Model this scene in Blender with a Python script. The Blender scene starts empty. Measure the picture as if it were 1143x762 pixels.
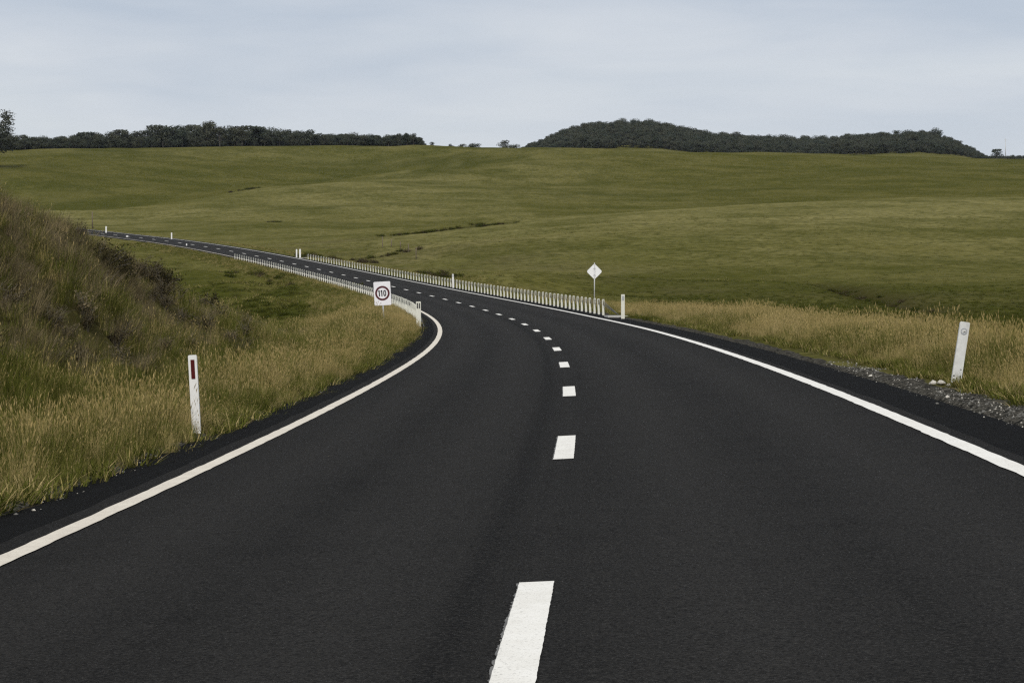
import bpy, bmesh, math, random
import numpy as np
from mathutils import Vector, Matrix

random.seed(7)
rng = np.random.default_rng(11)
C = bpy.context.scene.collection
SC = bpy.context.scene
F, H, CX, HY = 2558.0, 1.52, 571.5, 325.0      # focal length in photo pixels, eye height, optical column, horizon row


def at(px, py, d):
    """point seen at photo column px, row py, d metres ahead of the eye"""
    return ((px - CX) * d / F, d, H - (py - HY) * d / F)


# ------------------------------------------------------------------ noise
def _hash(ix, iy, seed):
    h = (ix.astype(np.int64) * 374761393 + iy.astype(np.int64) * 668265263 + seed * 974711) & 0xFFFFFFFF
    h = ((h ^ (h >> 13)) * 1274126177) & 0xFFFFFFFF
    return ((h ^ (h >> 16)) & 0xFFFFFF) / float(0xFFFFFF)


def vnoise(x, y, seed=0):
    ix = np.floor(x); iy = np.floor(y)
    fx = x - ix; fy = y - iy
    fx = fx * fx * fx * (fx * (fx * 6 - 15) + 10); fy = fy * fy * fy * (fy * (fy * 6 - 15) + 10)
    a = _hash(ix, iy, seed); b = _hash(ix + 1, iy, seed); c = _hash(ix, iy + 1, seed); d = _hash(ix + 1, iy + 1, seed)
    return (a + (b - a) * fx) * (1 - fy) + (c + (d - c) * fx) * fy


def fbm(x, y, seed=0, octv=4):
    t = 0; amp = 1; tot = 0
    for o in range(octv):
        t = t + amp * (vnoise(x * 2 ** o + 17.3 * o, y * 2 ** o - 9.1 * o, seed + o) * 2 - 1); tot += amp; amp *= .5
    return t / tot


def sstep(a, b, x):
    t = np.clip((x - a) / (b - a), 0, 1)
    return t * t * (3 - 2 * t)


# ------------------------------------------------------------------ road centre line (read off the lane dashes, 12 m apart)
DX = [.07, .52, .86, 1.05, 1.1, 1.01, .77, .38, -.1, -.72, -1.48, -2.41, -3.54, -4.81, -6.26, -7.84, -9.46, -11.14, -12.96, -14.93, -17.0,
      -19.18, -21.5, -23.95, -26.58, -29.3, -32.12, -35.11, -38.16, -41.4, -44.72, -48.29, -51.93, -55.78, -59.75, -63.79, -67.82, -72.01,
      -76.36, -80.8, -85.55, -90.22]
DZ = [0, 0, 0, .03, .07, .12, .16, .19, .23, .33, .44, .59, .76, .95, 1.16, 1.38, 1.65, 1.93, 2.28, 2.63, 3.0, 3.41, 3.81, 4.25, 4.71,
      5.19, 5.67, 6.18, 6.75, 7.33, 7.93, 8.53, 9.08, 9.64, 10.23, 10.78, 11.32, 11.86, 12.43, 12.99, 13.59, 14.16]
_s = 12 * np.arange(len(DX)) + 10.5
_px = np.polyfit(_s, DX, 7); _pz = np.polyfit(_s, DZ, 7)
ST = np.arange(-120, 900, .5)
_si = np.clip(ST, 24, 498)
hd = np.polyval(np.polyder(_px), _si)
_hn = np.interp(ST, [-40, 0, 10.4, 17, 28.5, 40.5, 52.5], [.055, .047, .042, .0385, .0283, .016, .004])
hd = _hn + (hd - _hn) * sstep(36, 52, ST)
hd = hd + np.where(ST > 498, -(np.clip(ST, 498, 640) - 498) * .0011, 0)
gz = np.polyval(np.polyder(_pz), _si)
gz = np.where(ST < 30, np.maximum(0, gz * sstep(10, 30, ST)), gz)
gz = np.where(ST > 498, gz * (1 - .7 * sstep(498, 800, ST)), gz)
CXT = np.cumsum(hd) * .5; CYT = np.cumsum(np.sqrt(1 - hd ** 2)) * .5; CZT = np.cumsum(gz) * .5
CXT += np.interp(34.5, _s, DX) - np.interp(34.5, ST, CXT)
CYT += 10.5 - np.interp(10.5, ST, CYT)
CZT += np.interp(202.5, _s, DZ) - np.interp(202.5, ST, CZT)
CRT = .05 - .008 * sstep(70, 110, ST)            # the road leans into its left-hand bend


def ctab(s):
    return (np.interp(s, ST, CXT), np.interp(s, ST, CYT), np.interp(s, ST, CZT), np.interp(s, ST, hd), np.interp(s, ST, CRT))


def road_pt(s, u, dz=0.0):
    x, y, z, h, c = ctab(s)
    co = np.sqrt(1 - h * h)
    return x + u * co, y - u * h, z + c * u + dz


def to_su(x, y):
    s = np.clip(y, -119, 890).astype(float)
    for _ in range(9):
        cx, cy, cz, h, c = ctab(s)
        s = np.clip(s + .8 * ((x - cx) * h + (y - cy) * np.sqrt(1 - h * h)), -119, 890)
    cx, cy, cz, h, c = ctab(s)
    co = np.sqrt(1 - h * h)
    u = (x - cx) * co - (y - cy) * h
    al = (x - cx) * h + (y - cy) * co
    return s, np.where(u < 0, -1, 1) * np.hypot(u, al)


# ------------------------------------------------------------------ terrain: a thin-plate surface through surveyed points
CP = []
for s_ in range(-100, 880, 26):
    x_, y_, z_ = road_pt(s_, 0); CP.append((x_, y_, z_ - .1))
    x_, y_, z_ = road_pt(s_, 15); CP.append((x_, y_, z_ - (1.0 if s_ > 60 else .7)))
    x_, y_, z_ = road_pt(s_, -14); CP.append((x_, y_, z_ - (.2 if s_ < 80 else .25)))
SURV = [(900, 348, 140), (1100, 360, 120), (1143, 352, 150), (650, 327, 190), (900, 325, 215), (1100, 330, 200),
        (600, 306, 235), (800, 300, 290), (1100, 297, 290), (500, 300, 215), (500, 275, 330), (420, 277, 350),
        (440, 260, 425), (560, 251, 430), (660, 241, 450), (760, 233, 470), (880, 227, 490), (1000, 222, 505), (1143, 220, 515), (1300, 218, 520),
        (760, 240, 560), (1000, 231, 610), (560, 257, 520), (1143, 229, 620), (1300, 228, 620),
        (760, 226, 700), (1000, 214, 730), (1143, 212, 730), (560, 238, 610), (450, 248, 570), (300, 250, 545), (380, 256, 480),
        (560, 205, 830), (760, 200, 850), (1000, 196, 860), (1143, 196, 860), (500, 190, 900), (470, 200, 840),
        (250, 243, 610), (200, 226, 720), (100, 242, 640), (0, 236, 650), (-200, 230, 650),
        (100, 236, 690), (300, 212, 780), (400, 200, 850), (455, 191, 900), (515, 173, 1010),
        (100, 238, 790), (300, 213, 890), (400, 202, 940), (455, 194, 985), (515, 176, 1060),
        (0, 200, 860), (150, 195, 930), (300, 190, 990), (430, 180, 1060),
        (0, 170, 1040), (150, 166, 1080), (350, 164.5, 1100), (480, 165, 1100), (540, 168.5, 1090), (-200, 173, 1020),
        (600, 167.5, 1000), (700, 168.5, 1010), (800, 172.5, 1010), (900, 176, 1020), (1020, 179, 1030), (1143, 180, 1040), (1350, 182, 1040),
        (620, 180, 930), (800, 185, 930), (1000, 186, 940),
        (0, 178, 1220), (200, 174, 1220), (400, 173, 1220), (520, 176, 1220), (700, 176, 1250), (900, 182, 1250), (1143, 186, 1250),
        (0, 176, 1700), (250, 172, 1700), (-300, 176, 1700), (300, 180, 2300), (1400, 180, 2300), (-300, 180, 2300)]
for p_ in SURV:
    CP.append(at(*p_))
for a_ in range(25, 336, 20):
    for r_, z_ in ((180, 3), (500, 12), (1100, 30), (2300, 55)):
        if r_ == 180 and (a_ > 320 or a_ < 40):
            continue
        b_ = math.radians(a_); CP.append((r_ * math.sin(b_), r_ * math.cos(b_), z_ + random.uniform(-.2, .2) * z_))
CP = np.array(CP)


def _k(d2):
    return d2 * np.log(d2 + 1e-9)


_P = CP[:, :2] / 100.0
_A = _k(((_P[:, None] - _P[None]) ** 2).sum(-1)) + np.eye(len(_P)) * 2e-3
_M = np.block([[_A, np.c_[np.ones(len(_P)), _P]], [np.c_[np.ones(len(_P)), _P].T, np.zeros((3, 3))]])
_W = np.linalg.solve(_M, np.r_[CP[:, 2], 0, 0, 0])


def tps(x, y):
    out = np.empty(len(x)); q = np.c_[x, y] / 100.0
    for i in range(0, len(x), 20000):
        b = q[i:i + 20000]
        d2 = ((b[:, None] - _P[None]) ** 2).sum(-1)
        out[i:i + 20000] = _k(d2) @ _W[:-3] + _W[-3] + b @ _W[-2:]
    return out


DITCH = [(at(925, 308, 245), at(1010, 330, 190), 1.1, 2.3), (at(1010, 330, 190), at(1085, 354, 150), 1.1, 1.8), (at(436, 261, 427), at(500, 255, 431), 1.6, 2.6), (at(500, 255, 431), at(556, 250, 436), 1.4, 2.4)]


def ditch(x, y):
    z = np.zeros_like(x); c = np.zeros_like(x)
    for a, b, dep, wd in DITCH:
        ex, ey = b[0] - a[0], b[1] - a[1]
        t = np.clip(((x - a[0]) * ex + (y - a[1]) * ey) / (ex * ex + ey * ey), 0, 1)
        dd = np.hypot(x - a[0] - t * ex, y - a[1] - t * ey) + .6 * fbm(x / 5, y / 5, 77, 3)
        z = np.maximum(z, dep * np.exp(-(dd / wd) ** 2)); c = np.maximum(c, np.exp(-(dd / wd / 1.2) ** 2))
    return z, c


BUMPS = []                                        # hummocks left of the road behind the cutting: px, py, d, height, radius x, radius y
for px_, d_, h_, rx_, ry_ in ((338, 122, .85, 2.2, 6), (300, 140, .9, 2.6, 7), (332, 190, 1.1, 3.4, 8), (262, 205, 1.3, 4, 9), (290, 165, .7, 2.4, 7), (215, 250, 1.5, 6, 12), (372, 150, .45, 2, 7), (180, 210, 1.0, 4, 9)):
    BUMPS.append(((px_ - CX) * d_ / F, d_, h_ * 1.15, rx_, ry_))


HILL = [(-900, 178), (300, 178), (540, 177), (565, 173), (590, 167), (610, 162), (640, 155), (665, 150), (700, 147.5), (740, 150), (765, 157), (800, 162), (840, 165), (880, 167),
        (920, 167), (960, 164), (1000, 161), (1030, 160), (1060, 164), (1085, 172), (1103, 179.5), (1400, 179), (2200, 180)]


def far_hill(x, y, z):
    # the wooded hill a good kilometre and a half off, beyond the grass ridge
    px = CX + F * x / np.maximum(y, 1)
    top = H + (HY - np.interp(px, [a for a, b in HILL], [b for a, b in HILL])) * 1750 / F
    low = H + (HY - 181) * np.maximum(y, 1) / F
    hl = low + (top - H - (HY - 181) * 1750 / F) * np.exp(-((y - 1750) / 260) ** 2)
    w_ = sstep(1260, 1420, y) * (1 - sstep(.5, .8, np.abs(x) / np.maximum(y, 1)))
    return z + (hl - z) * w_


def bank_h(s):
    return np.interp(s, [-120, 0, 25, 38, 47, 54, 58, 65, 77, 90], [2.5, 3.6, 4.1, 4.35, 2.95, 2.0, 1.8, .76, .15, 0])


def terrain(x, y):
    x = np.atleast_1d(np.asarray(x, float)); y = np.atleast_1d(np.asarray(y, float))
    s, u = to_su(x, y); au = np.abs(u); r = np.hypot(x, y)
    cx, cy, cz, h, c = ctab(s)
    uu = np.clip(u, -4.8, 4.8)
    edge = .035 * fbm(x * 1.6, y * 1.6, 3, 3)
    rs = cz + c * uu - .16 + (.16 + 0 * u) * sstep(4.15, np.where(u < 0, 4.5, 4.62), au) + edge * sstep(4, 4.6, au)
    big = tps(x, y)
    far = sstep(8, 30, au)
    big = big + far * (.05 * fbm(x / 2.5, y / 2.5, 21, 3) + sstep(100, 300, r) * (.5 * fbm(x / 22, y / 22, 22, 4) + 1.3 * sstep(400, 1000, r) * fbm(x / 70, y / 70, 23, 4)))
    z = rs + (big - rs) * sstep(5.4, 13, au)
    z = far_hill(x, y, z) - ditch(x, y)[0]
    # right-hand verge: a low mound of soil behind the gravel
    z = z + np.where(u > 0, .2 * np.exp(-((u - 7.6) / 1.7) ** 2), 0) * (1 - sstep(100, 140, s))
    # left verge rises gently, then the cutting
    lv = np.where(u < 0, sstep(4.7, 6.5, au) * (.12 + .78 * np.exp(-((s - 77) / 12) ** 2) * np.exp(-((au - 5.5) / 1.1) ** 2) + .08 * fbm(x / 1.5, y / 1.5, 8, 3)), 0) * (1 - sstep(95, 125, s))
    bk = bank_h(s + 3 * fbm(x / 6, y / 6, 5, 3)) * sstep(5.8, 11.0, au + .7 * fbm(x / 2.2, y / 2.2, 6, 3)) * np.where(u < 0, 1, 0)
    bk = bk * (1 + .13 * fbm(x / 1.8, y / 2.6, 7, 3))
    bk = bk * (1 - .35 * sstep(14, 40, au))
    z = z + lv + bk
    for bx, by, bh, brx, bry in BUMPS:
        z = z + bh * np.exp(-((x - bx) / brx) ** 2 - ((y - by) / bry) ** 2) * sstep(5, 8, au)
    return z


def tz(x, y):
    return float(terrain([x], [y])[0])


def cover(x, y):
    """dry, lush, brown, gravel: what grows or lies where, plus relief shading painted into dry and lush"""
    s, u = to_su(x, y); au = np.abs(u); r = np.hypot(x, y)
    n1 = fbm(x / 9, y / 9, 31, 4); n2 = fbm(x / 60, y / 60, 32, 4); n3 = fbm(x / 2.2, y / 2.2, 33, 3)
    dry = .30 + .35 * n2 + .25 * n1 - np.where(u < 0, .25 * sstep(5.5, 6.5, au) * (1 - sstep(60, 90, s)), 0)
    verge_r = np.where(u > 0, sstep(4.6, 5.6, au) * (1 - sstep(9.5, 12.5, au + n1)), 0)
    verge_l = np.where(u < 0, sstep(4.2, 4.8, au) * (1 - sstep(5.0, 6.0, au + .8 * n1)), 0)
    dry = dry + verge_r * ((.50 + .75 * n3) * (1 - .6 * sstep(110, 200, s))) + verge_l * (.34 + .6 * n3)
    dry = dry + np.where(u < 0, sstep(58, 85, s) * (1 - sstep(140, 200, s)) * (1 - sstep(6, 9, au)) * .5, 0)
    # pale spur and shelf up to their crests, darker behind: relief shading painted as cover
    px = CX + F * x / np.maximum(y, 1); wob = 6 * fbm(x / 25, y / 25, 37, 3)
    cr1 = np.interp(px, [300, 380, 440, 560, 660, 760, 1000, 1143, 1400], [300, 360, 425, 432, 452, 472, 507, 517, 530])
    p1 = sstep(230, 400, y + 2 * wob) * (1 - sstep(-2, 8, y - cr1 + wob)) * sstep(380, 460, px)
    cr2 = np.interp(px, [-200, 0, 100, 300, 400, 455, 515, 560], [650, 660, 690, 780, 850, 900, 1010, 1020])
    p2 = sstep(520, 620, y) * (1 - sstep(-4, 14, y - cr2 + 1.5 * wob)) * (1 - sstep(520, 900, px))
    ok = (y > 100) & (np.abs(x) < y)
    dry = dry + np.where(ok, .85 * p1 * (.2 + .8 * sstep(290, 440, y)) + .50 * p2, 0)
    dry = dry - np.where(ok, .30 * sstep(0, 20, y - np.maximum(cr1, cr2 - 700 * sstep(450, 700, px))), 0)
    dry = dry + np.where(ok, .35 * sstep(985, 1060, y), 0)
    fa, fb = at(425, 199, 870), at(522, 172, 1005)  # hillside fold drawn by tone: light edge and shaded flank painted into the cover
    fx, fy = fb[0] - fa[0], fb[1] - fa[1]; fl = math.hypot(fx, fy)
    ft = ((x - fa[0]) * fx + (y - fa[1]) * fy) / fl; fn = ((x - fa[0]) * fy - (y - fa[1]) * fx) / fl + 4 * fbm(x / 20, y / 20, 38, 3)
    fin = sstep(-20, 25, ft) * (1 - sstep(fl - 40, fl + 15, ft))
    fold_shade = np.where(ok, fin * sstep(2, 8, fn) * (1 - sstep(14, 42, fn)), 0)
    dry = dry + np.where(ok, fin * .55 * np.exp(-(fn / 6) ** 2), 0) - .5 * fold_shade
    # the tan strip beyond the road on the left
    dry = dry + np.where(u > 0, .35 * sstep(260, 340, s) * np.exp(-((au - 25) / 30) ** 2), 0)
    dry = dry - np.where(u < 0, .30 * sstep(8, 11, au) * sstep(88, 105, s) * (1 - sstep(260, 340, s)), 0)
    lush = sstep(.1, .6, n2 + .4 * n1) * .8 * (1 - .9 * np.where(ok, p1, 0))
    dc = ditch(x, y)[1]
    lush = np.maximum(np.maximum(lush, dc), .75 * fold_shade)
    lush = np.maximum(lush, np.where(u > 12, sstep(12, 20, au) * (1 - sstep(190, 330, y)) * (.75 + .4 * n1), 0) * sstep(-10, 10, x))
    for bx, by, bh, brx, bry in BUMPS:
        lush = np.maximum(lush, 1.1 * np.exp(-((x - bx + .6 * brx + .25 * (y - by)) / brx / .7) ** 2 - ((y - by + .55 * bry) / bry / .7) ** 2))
    bankm = np.where(u < 0, sstep(6.0, 8.2, au + .6 * n3) * (1 - sstep(13, 22, au)), 0) * (1 - sstep(70, 88, s))
    rough = np.where((u > 7) & (s > 170) & (s < 420), sstep(7, 12, u) * (1 - sstep(28, 50, u + 8 * n1)) * sstep(170, 220, s), 0) * np.clip(.3 + 1.2 * n1, 0, 1)
    brown = .7 * rough + .55 * np.where((u > 12), sstep(20, 40, x) * sstep(130, 160, y) * (1 - sstep(190, 250, y)), 0) * np.clip(.4 + n1, 0, 1) + bankm * .95 * np.clip(.15 + 2.0 * fbm(x / 4, y / 6, 36, 3), 0, 1)
    gw = .5 - .4 * sstep(28, 42, s)
    gravel = np.where(u > 0, sstep(4.2, 4.4, au) * (1 - sstep(4.6 + gw * .5, 4.6 + gw, au + .2 * n3)), sstep(4.0, 4.2, au) * (1 - sstep(4.45, 4.7, au + .1 * n3))) * (1 - sstep(150, 260, s))
    return np.clip(dry, 0, 1.3), np.clip(lush, 0, 1), np.clip(brown, 0, 1), np.clip(gravel, 0, 1)


# ------------------------------------------------------------------ materials
def mat(name):
    m = bpy.data.materials.new(name); m.use_nodes = True
    nt = m.node_tree; nt.nodes.clear()
    out = nt.nodes.new('ShaderNodeOutputMaterial')
    b = nt.nodes.new('ShaderNodeBsdfPrincipled'); nt.links.new(b.outputs[0], out.inputs[0])
    return m, nt, b


def N(nt, t, **kw):
    n = nt.nodes.new(t)
    for k, v in kw.items():
        if k.startswith('i_'):
            key = k[2:]
            n.inputs[int(key) if key.isdigit() else key].default_value = v
        else:
            setattr(n, k, v)
    return n


def noise(nt, vec, scale, detail=4, rough=.55, dist=0):
    n = N(nt, 'ShaderNodeTexNoise'); n.inputs['Scale'].default_value = scale; n.inputs['Detail'].default_value = detail
    n.inputs['Roughness'].default_value = rough; n.inputs['Distortion'].default_value = dist
    nt.links.new(vec, n.inputs['Vector']); return n.outputs['Fac']


def ramp(nt, fac, lo, hi, a=0.0, b=1.0):
    m = N(nt, 'ShaderNodeMapRange'); m.inputs[1].default_value = lo; m.inputs[2].default_value = hi; m.inputs[3].default_value = a; m.inputs[4].default_value = b
    nt.links.new(fac, m.inputs[0]); return m.outputs[0]


def mix(nt, fac, a, b, mode='MIX'):
    m = N(nt, 'ShaderNodeMix', data_type='RGBA', blend_type=mode)
    for s, v in ((m.inputs[0], fac), (m.inputs[6], a), (m.inputs[7], b)):
        if isinstance(v, (int, float)): s.default_value = v
        elif isinstance(v, tuple): s.default_value = (*v, 1)
        else: nt.links.new(v, s)
    return m.outputs[2]


def mth(nt, op, a, b=0.0):
    m = N(nt, 'ShaderNodeMath', operation=op)
    for s, v in ((m.inputs[0], a), (m.inputs[1], b)):
        if isinstance(v, (int, float)): s.default_value = v
        else: nt.links.new(v, s)
    return m.outputs[0]


def bump(nt, b, h, strength, dist):
    n = N(nt, 'ShaderNodeBump'); n.inputs['Strength'].default_value = strength; n.inputs['Distance'].default_value = dist
    nt.links.new(h, n.inputs['Height']); nt.links.new(n.outputs[0], b.inputs['Normal'])


def geo_pos(nt):
    return N(nt, 'ShaderNodeNewGeometry').outputs['Position']


def simple(name, col, rough=.6, metal=0, var=.12, scale=8, bmp=0):
    m, nt, b = mat(name)
    tc = N(nt, 'ShaderNodeTexCoord').outputs['Object']
    f = noise(nt, tc, scale, 5, .6)
    c = mix(nt, ramp(nt, f, .3, .7), tuple(v * (1 - var) for v in col), tuple(min(1, v * (1 + var)) for v in col))
    nt.links.new(c, b.inputs['Base Color'])
    b.inputs['Roughness'].default_value = rough; b.inputs['Metallic'].default_value = metal
    if bmp: bump(nt, b, f, bmp, .01)
    return m


GREEN, DRY, LUSH, BROWN = (.094, .087, .022), (.215, .190, .076), (.040, .045, .008), (.105, .085, .046)


def ground_mat():
    m, nt, b = mat('field_soil_and_turf')
    at_ = N(nt, 'ShaderNodeAttribute', attribute_name='cover', attribute_type='GEOMETRY')
    sep = N(nt, 'ShaderNodeSeparateColor'); nt.links.new(at_.outputs['Color'], sep.inputs[0])
    p = geo_pos(nt)
    f1 = noise(nt, p, .9, 6, .65); f2 = noise(nt, p, .12, 5, .6); f3 = noise(nt, p, 6, 3, .6); f4 = noise(nt, p, .025, 4, .55)
    at2 = N(nt, 'ShaderNodeAttribute', attribute_name='ground_shade', attribute_type='GEOMETRY'); soil_shade = at2.outputs['Fac']
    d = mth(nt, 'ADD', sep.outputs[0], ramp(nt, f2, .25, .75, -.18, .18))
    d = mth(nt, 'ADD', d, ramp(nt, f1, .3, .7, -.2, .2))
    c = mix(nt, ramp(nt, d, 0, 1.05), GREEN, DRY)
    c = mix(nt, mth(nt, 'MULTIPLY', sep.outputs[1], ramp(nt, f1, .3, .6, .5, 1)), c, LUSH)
    c = mix(nt, ramp(nt, f4, .42, .66, 0, .5), c, (.050, .056, .008))
    c = mix(nt, mth(nt, 'MULTIPLY', sep.outputs[2], .8), c, BROWN)
    # fine speckle of tussocks and gaps between them
    c = mix(nt, ramp(nt, f1, .38, .56, .55, 0), c, (.03, .032, .010))
    f5 = noise(nt, p, .30, 5, .7)
    c = mix(nt, ramp(nt, f5, .36, .52, .5, 0), c, (.030, .036, .006))
    c = mix(nt, ramp(nt, f5, .55, .70, 0, .4), c, (.120, .110, .032))
    f6 = noise(nt, p, .045, 5, .55)
    c = mix(nt, ramp(nt, f6, .36, .52, .5, 0), c, (.046, .049, .009))
    c = mix(nt, ramp(nt, f6, .52, .68, 0, .4), c, (.120, .108, .034))
    c = mix(nt, mth(nt, 'MULTIPLY', soil_shade, .75), c, (.035, .030, .012))  # soil painted darker for depth under tall grass and in ditches, shade as colour
    c = mix(nt, ramp(nt, f3, .56, .74, 0, .35), c, (.16, .14, .05))
    vo = N(nt, 'ShaderNodeTexVoronoi'); vo.inputs['Scale'].default_value = 28; nt.links.new(p, vo.inputs['Vector'])
    st = N(nt, 'ShaderNodeSeparateColor'); nt.links.new(vo.outputs['Color'], st.inputs[0])
    gcol = mix(nt, ramp(nt, st.outputs[0], .2, 1), (.012, .012, .011), (.10, .092, .075))
    c = mix(nt, ramp(nt, mth(nt, 'ADD', at_.outputs['Alpha'], ramp(nt, f3, .3, .7, -.3, .3)), .3, .6), c, gcol)
    nt.links.new(c, b.inputs['Base Color']); b.inputs['Roughness'].default_value = 1; b.inputs['Specular IOR Level'].default_value = 0
    h = mth(nt, 'ADD', mth(nt, 'MULTIPLY', f1, 1.0), mth(nt, 'MULTIPLY', f2, 3.0))
    bump(nt, b, h, .6, .25)
    return m


def asphalt_mat(name, col, shoulder=False):
    m, nt, b = mat(name)
    p = geo_pos(nt)
    uvn = N(nt, 'ShaderNodeUVMap', uv_map='UVMap').outputs[0]
    su = N(nt, 'ShaderNodeSeparateXYZ'); nt.links.new(uvn, su.inputs[0])
    fine = noise(nt, p, 70, 3, .7); med = noise(nt, p, 9, 4, .6); pat = noise(nt, p, .3, 4, .6)
    mp = N(nt, 'ShaderNodeMapping'); mp.inputs['Scale'].default_value = (3.2, .06, 1); nt.links.new(uvn, mp.inputs[0])
    streak = noise(nt, mp.outputs[0], 1.0, 4, .6)
    mp2 = N(nt, 'ShaderNodeMapping'); mp2.inputs['Scale'].default_value = (.15, 1.1, 1); nt.links.new(uvn, mp2.inputs[0])
    cross = noise(nt, mp2.outputs[0], 1.0, 4, .65)
    c = mix(nt, ramp(nt, pat, .3, .7), tuple(v * .62 for v in col), tuple(v * 1.42 for v in col))
    c = mix(nt, ramp(nt, streak, .4, .66, 0, .7), c, tuple(v * 1.7 for v in col))
    c = mix(nt, ramp(nt, cross, .48, .70, 0, .65), c, tuple(v * .5 for v in col))
    if not shoulder:
        # polished wheel paths, darker between them, and the paving seam left of the centre line
        au = mth(nt, 'ABSOLUTE', su.outputs[0])
        w = mth(nt, 'ABSOLUTE', mth(nt, 'SUBTRACT', mth(nt, 'ABSOLUTE', mth(nt, 'SUBTRACT', au, 1.75)), .8))
        c = mix(nt, ramp(nt, w, .05, .75, .8, 0), c, tuple(v * 2.3 for v in col))
        seam = mth(nt, 'ABSOLUTE', mth(nt, 'ADD', su.outputs[0], .33))
        c = mix(nt, ramp(nt, seam, .03, .17, .9, 0), c, tuple(v * .32 for v in col))
        seam2 = mth(nt, 'ABSOLUTE', mth(nt, 'ADD', su.outputs[0], .02))
        c = mix(nt, ramp(nt, seam2, .0, .07, .35, 0), c, tuple(v * 1.7 for v in col))
    vo = N(nt, 'ShaderNodeTexVoronoi'); vo.inputs['Scale'].default_value = 75; nt.links.new(p, vo.inputs['Vector'])
    st = N(nt, 'ShaderNodeSeparateColor'); nt.links.new(vo.outputs['Color'], st.inputs[0])
    c = mix(nt, ramp(nt, st.outputs[0], .55, 1, 0, .75), c, tuple(v * 2.1 for v in col))
    c = mix(nt, ramp(nt, st.outputs[1], .55, 1, 0, .7), c, tuple(v * .35 for v in col))
    c = mix(nt, ramp(nt, med, .35, .65, .0, .3), c, tuple(v * .7 for v in col))
    g2 = noise(nt, p, 20, 2, .8)
    c = mix(nt, ramp(nt, g2, .55, .72, 0, .6), c, tuple(v * 1.8 for v in col))
    c = mix(nt, ramp(nt, g2, .30, .46, .6, 0), c, tuple(v * .45 for v in col))
    grain = noise(nt, p, 55, 2, .8)
    c = mix(nt, ramp(nt, grain, .54, .68, 0, 1), c, tuple(v * 3.0 for v in col))
    c = mix(nt, ramp(nt, grain, .32, .47, .95, 0), c, tuple(v * .3 for v in col))
    nt.links.new(c, b.inputs['Base Color']); b.inputs['Roughness'].default_value = .95; b.inputs['Specular IOR Level'].default_value = .08
    bump(nt, b, mth(nt, 'ADD', fine, mth(nt, 'MULTIPLY', vo.outputs['Distance'], 1.0)), 1.0, .012)
    return m


def paint_mat(name, col, tint):
    m, nt, b = mat(name)
    p = geo_pos(nt)
    f = noise(nt, p, 3, 5, .65); g = noise(nt, p, 60, 3, .7)
    c = mix(nt, ramp(nt, f, .35, .7), col, tint)
    c = mix(nt, ramp(nt, g, .57, .70, 0, .7), c, (.12, .11, .10))
    nt.links.new(c, b.inputs['Base Color']); b.inputs['Roughness'].default_value = .75
    bump(nt, b, g, .4, .004)
    return m


def grass_mat(name, a, c_, d):
    m, nt, b = mat(name)
    p = geo_pos(nt)
    oi = N(nt, 'ShaderNodeObjectInfo')
    f = noise(nt, p, .45, 4, .6); g = noise(nt, p, .08, 3, .5)
    c = mix(nt, ramp(nt, f, .3, .7), a, c_)
    c = mix(nt, ramp(nt, oi.outputs['Random'], .2, 1, 0, .75), c, d)
    c = mix(nt, ramp(nt, g, .4, .65, 0, .3), c, tuple(v * .7 for v in a))
    df = N(nt, 'ShaderNodeBsdfDiffuse'); tr = N(nt, 'ShaderNodeBsdfTranslucent'); ms = N(nt, 'ShaderNodeMixShader'); ms.inputs[0].default_value = .28
    nt.links.new(c, df.inputs[0]); nt.links.new(c, tr.inputs[0]); nt.links.new(df.outputs[0], ms.inputs[1]); nt.links.new(tr.outputs[0], ms.inputs[2])
    nt.links.new(ms.outputs[0], nt.nodes['Material Output'].inputs[0])
    return m


M = {}
M['ground'] = ground_mat()
M['asphalt'] = asphalt_mat('asphalt', (.0148, .0139, .0126))
M['shoulder'] = asphalt_mat('fresh_seal', (.0036, .0034, .0031), True)
M['paint'] = paint_mat('road_paint', (.78, .755, .69), (.68, .65, .58))
M['cream_paint'] = paint_mat('old_road_paint', (.68, .62, .51), (.56, .50, .41))
M['ghost_paint'] = paint_mat('worn_old_paint', (.17, .165, .15), (.05, .048, .045))
M['grass'] = grass_mat('green_grass', (.082, .098, .017), (.115, .122, .025), (.125, .115, .030))
M['straw'] = grass_mat('straw_grass', (.43, .335, .135), (.52, .405, .20), (.24, .20, .062))
M['dark_grass'] = grass_mat('dark_grass', (.040, .052, .008), (.062, .068, .012), (.08, .075, .018))
M['brown_grass'] = grass_mat('brown_grass', (.185, .145, .080), (.26, .21, .125), (.11, .09, .05))
M['white'] = simple('weathered_white_plastic', (.74, .73, .70), .5, 0, .07, 6)
M['white_old'] = simple('dirty_white_plastic', (.60, .60, .57), .6, 0, .16, 9)
M['cream'] = simple('cream_post_plastic', (.64, .63, .54), .5, 0, .1, 8)
M['red'] = simple('red_reflector', (.075, .006, .006), .25, 0, .1)
M['grey_lens'] = simple('grey_reflector', (.36, .37, .38), .3, 0, .15)
M['dark'] = simple('dark_reflector', (.05, .05, .05), .35, 0, .1)
M['black'] = simple('black_sign_paint', (.015, .015, .016), .4, 0, .1)
M['signred'] = simple('dark_red_sign_paint', (.075, .010, .014), .4, 0, .1)
M['signwhite'] = simple('white_sign_sheet', (.80, .78, .79), .4, 0, .04, 5)
M['alu'] = simple('sign_back_metal', (.80, .80, .79), .5, 0, .05)
M['steel'] = simple('galvanised_steel', (.46, .46, .45), .5, .2, .12)
M['rope'] = simple('steel_rope', (.12, .12, .115), .6, .3, .1)
M['wood'] = simple('grey_brown_timber', (.13, .10, .07), .85, 0, .25, 12, .3)
M['concrete'] = simple('pale_concrete', (.36, .35, .32), .9, 0, .15, 10, .3)
M['stone'] = simple('pale_stone', (.46, .43, .37), .9, 0, .2, 14, .4)
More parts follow.
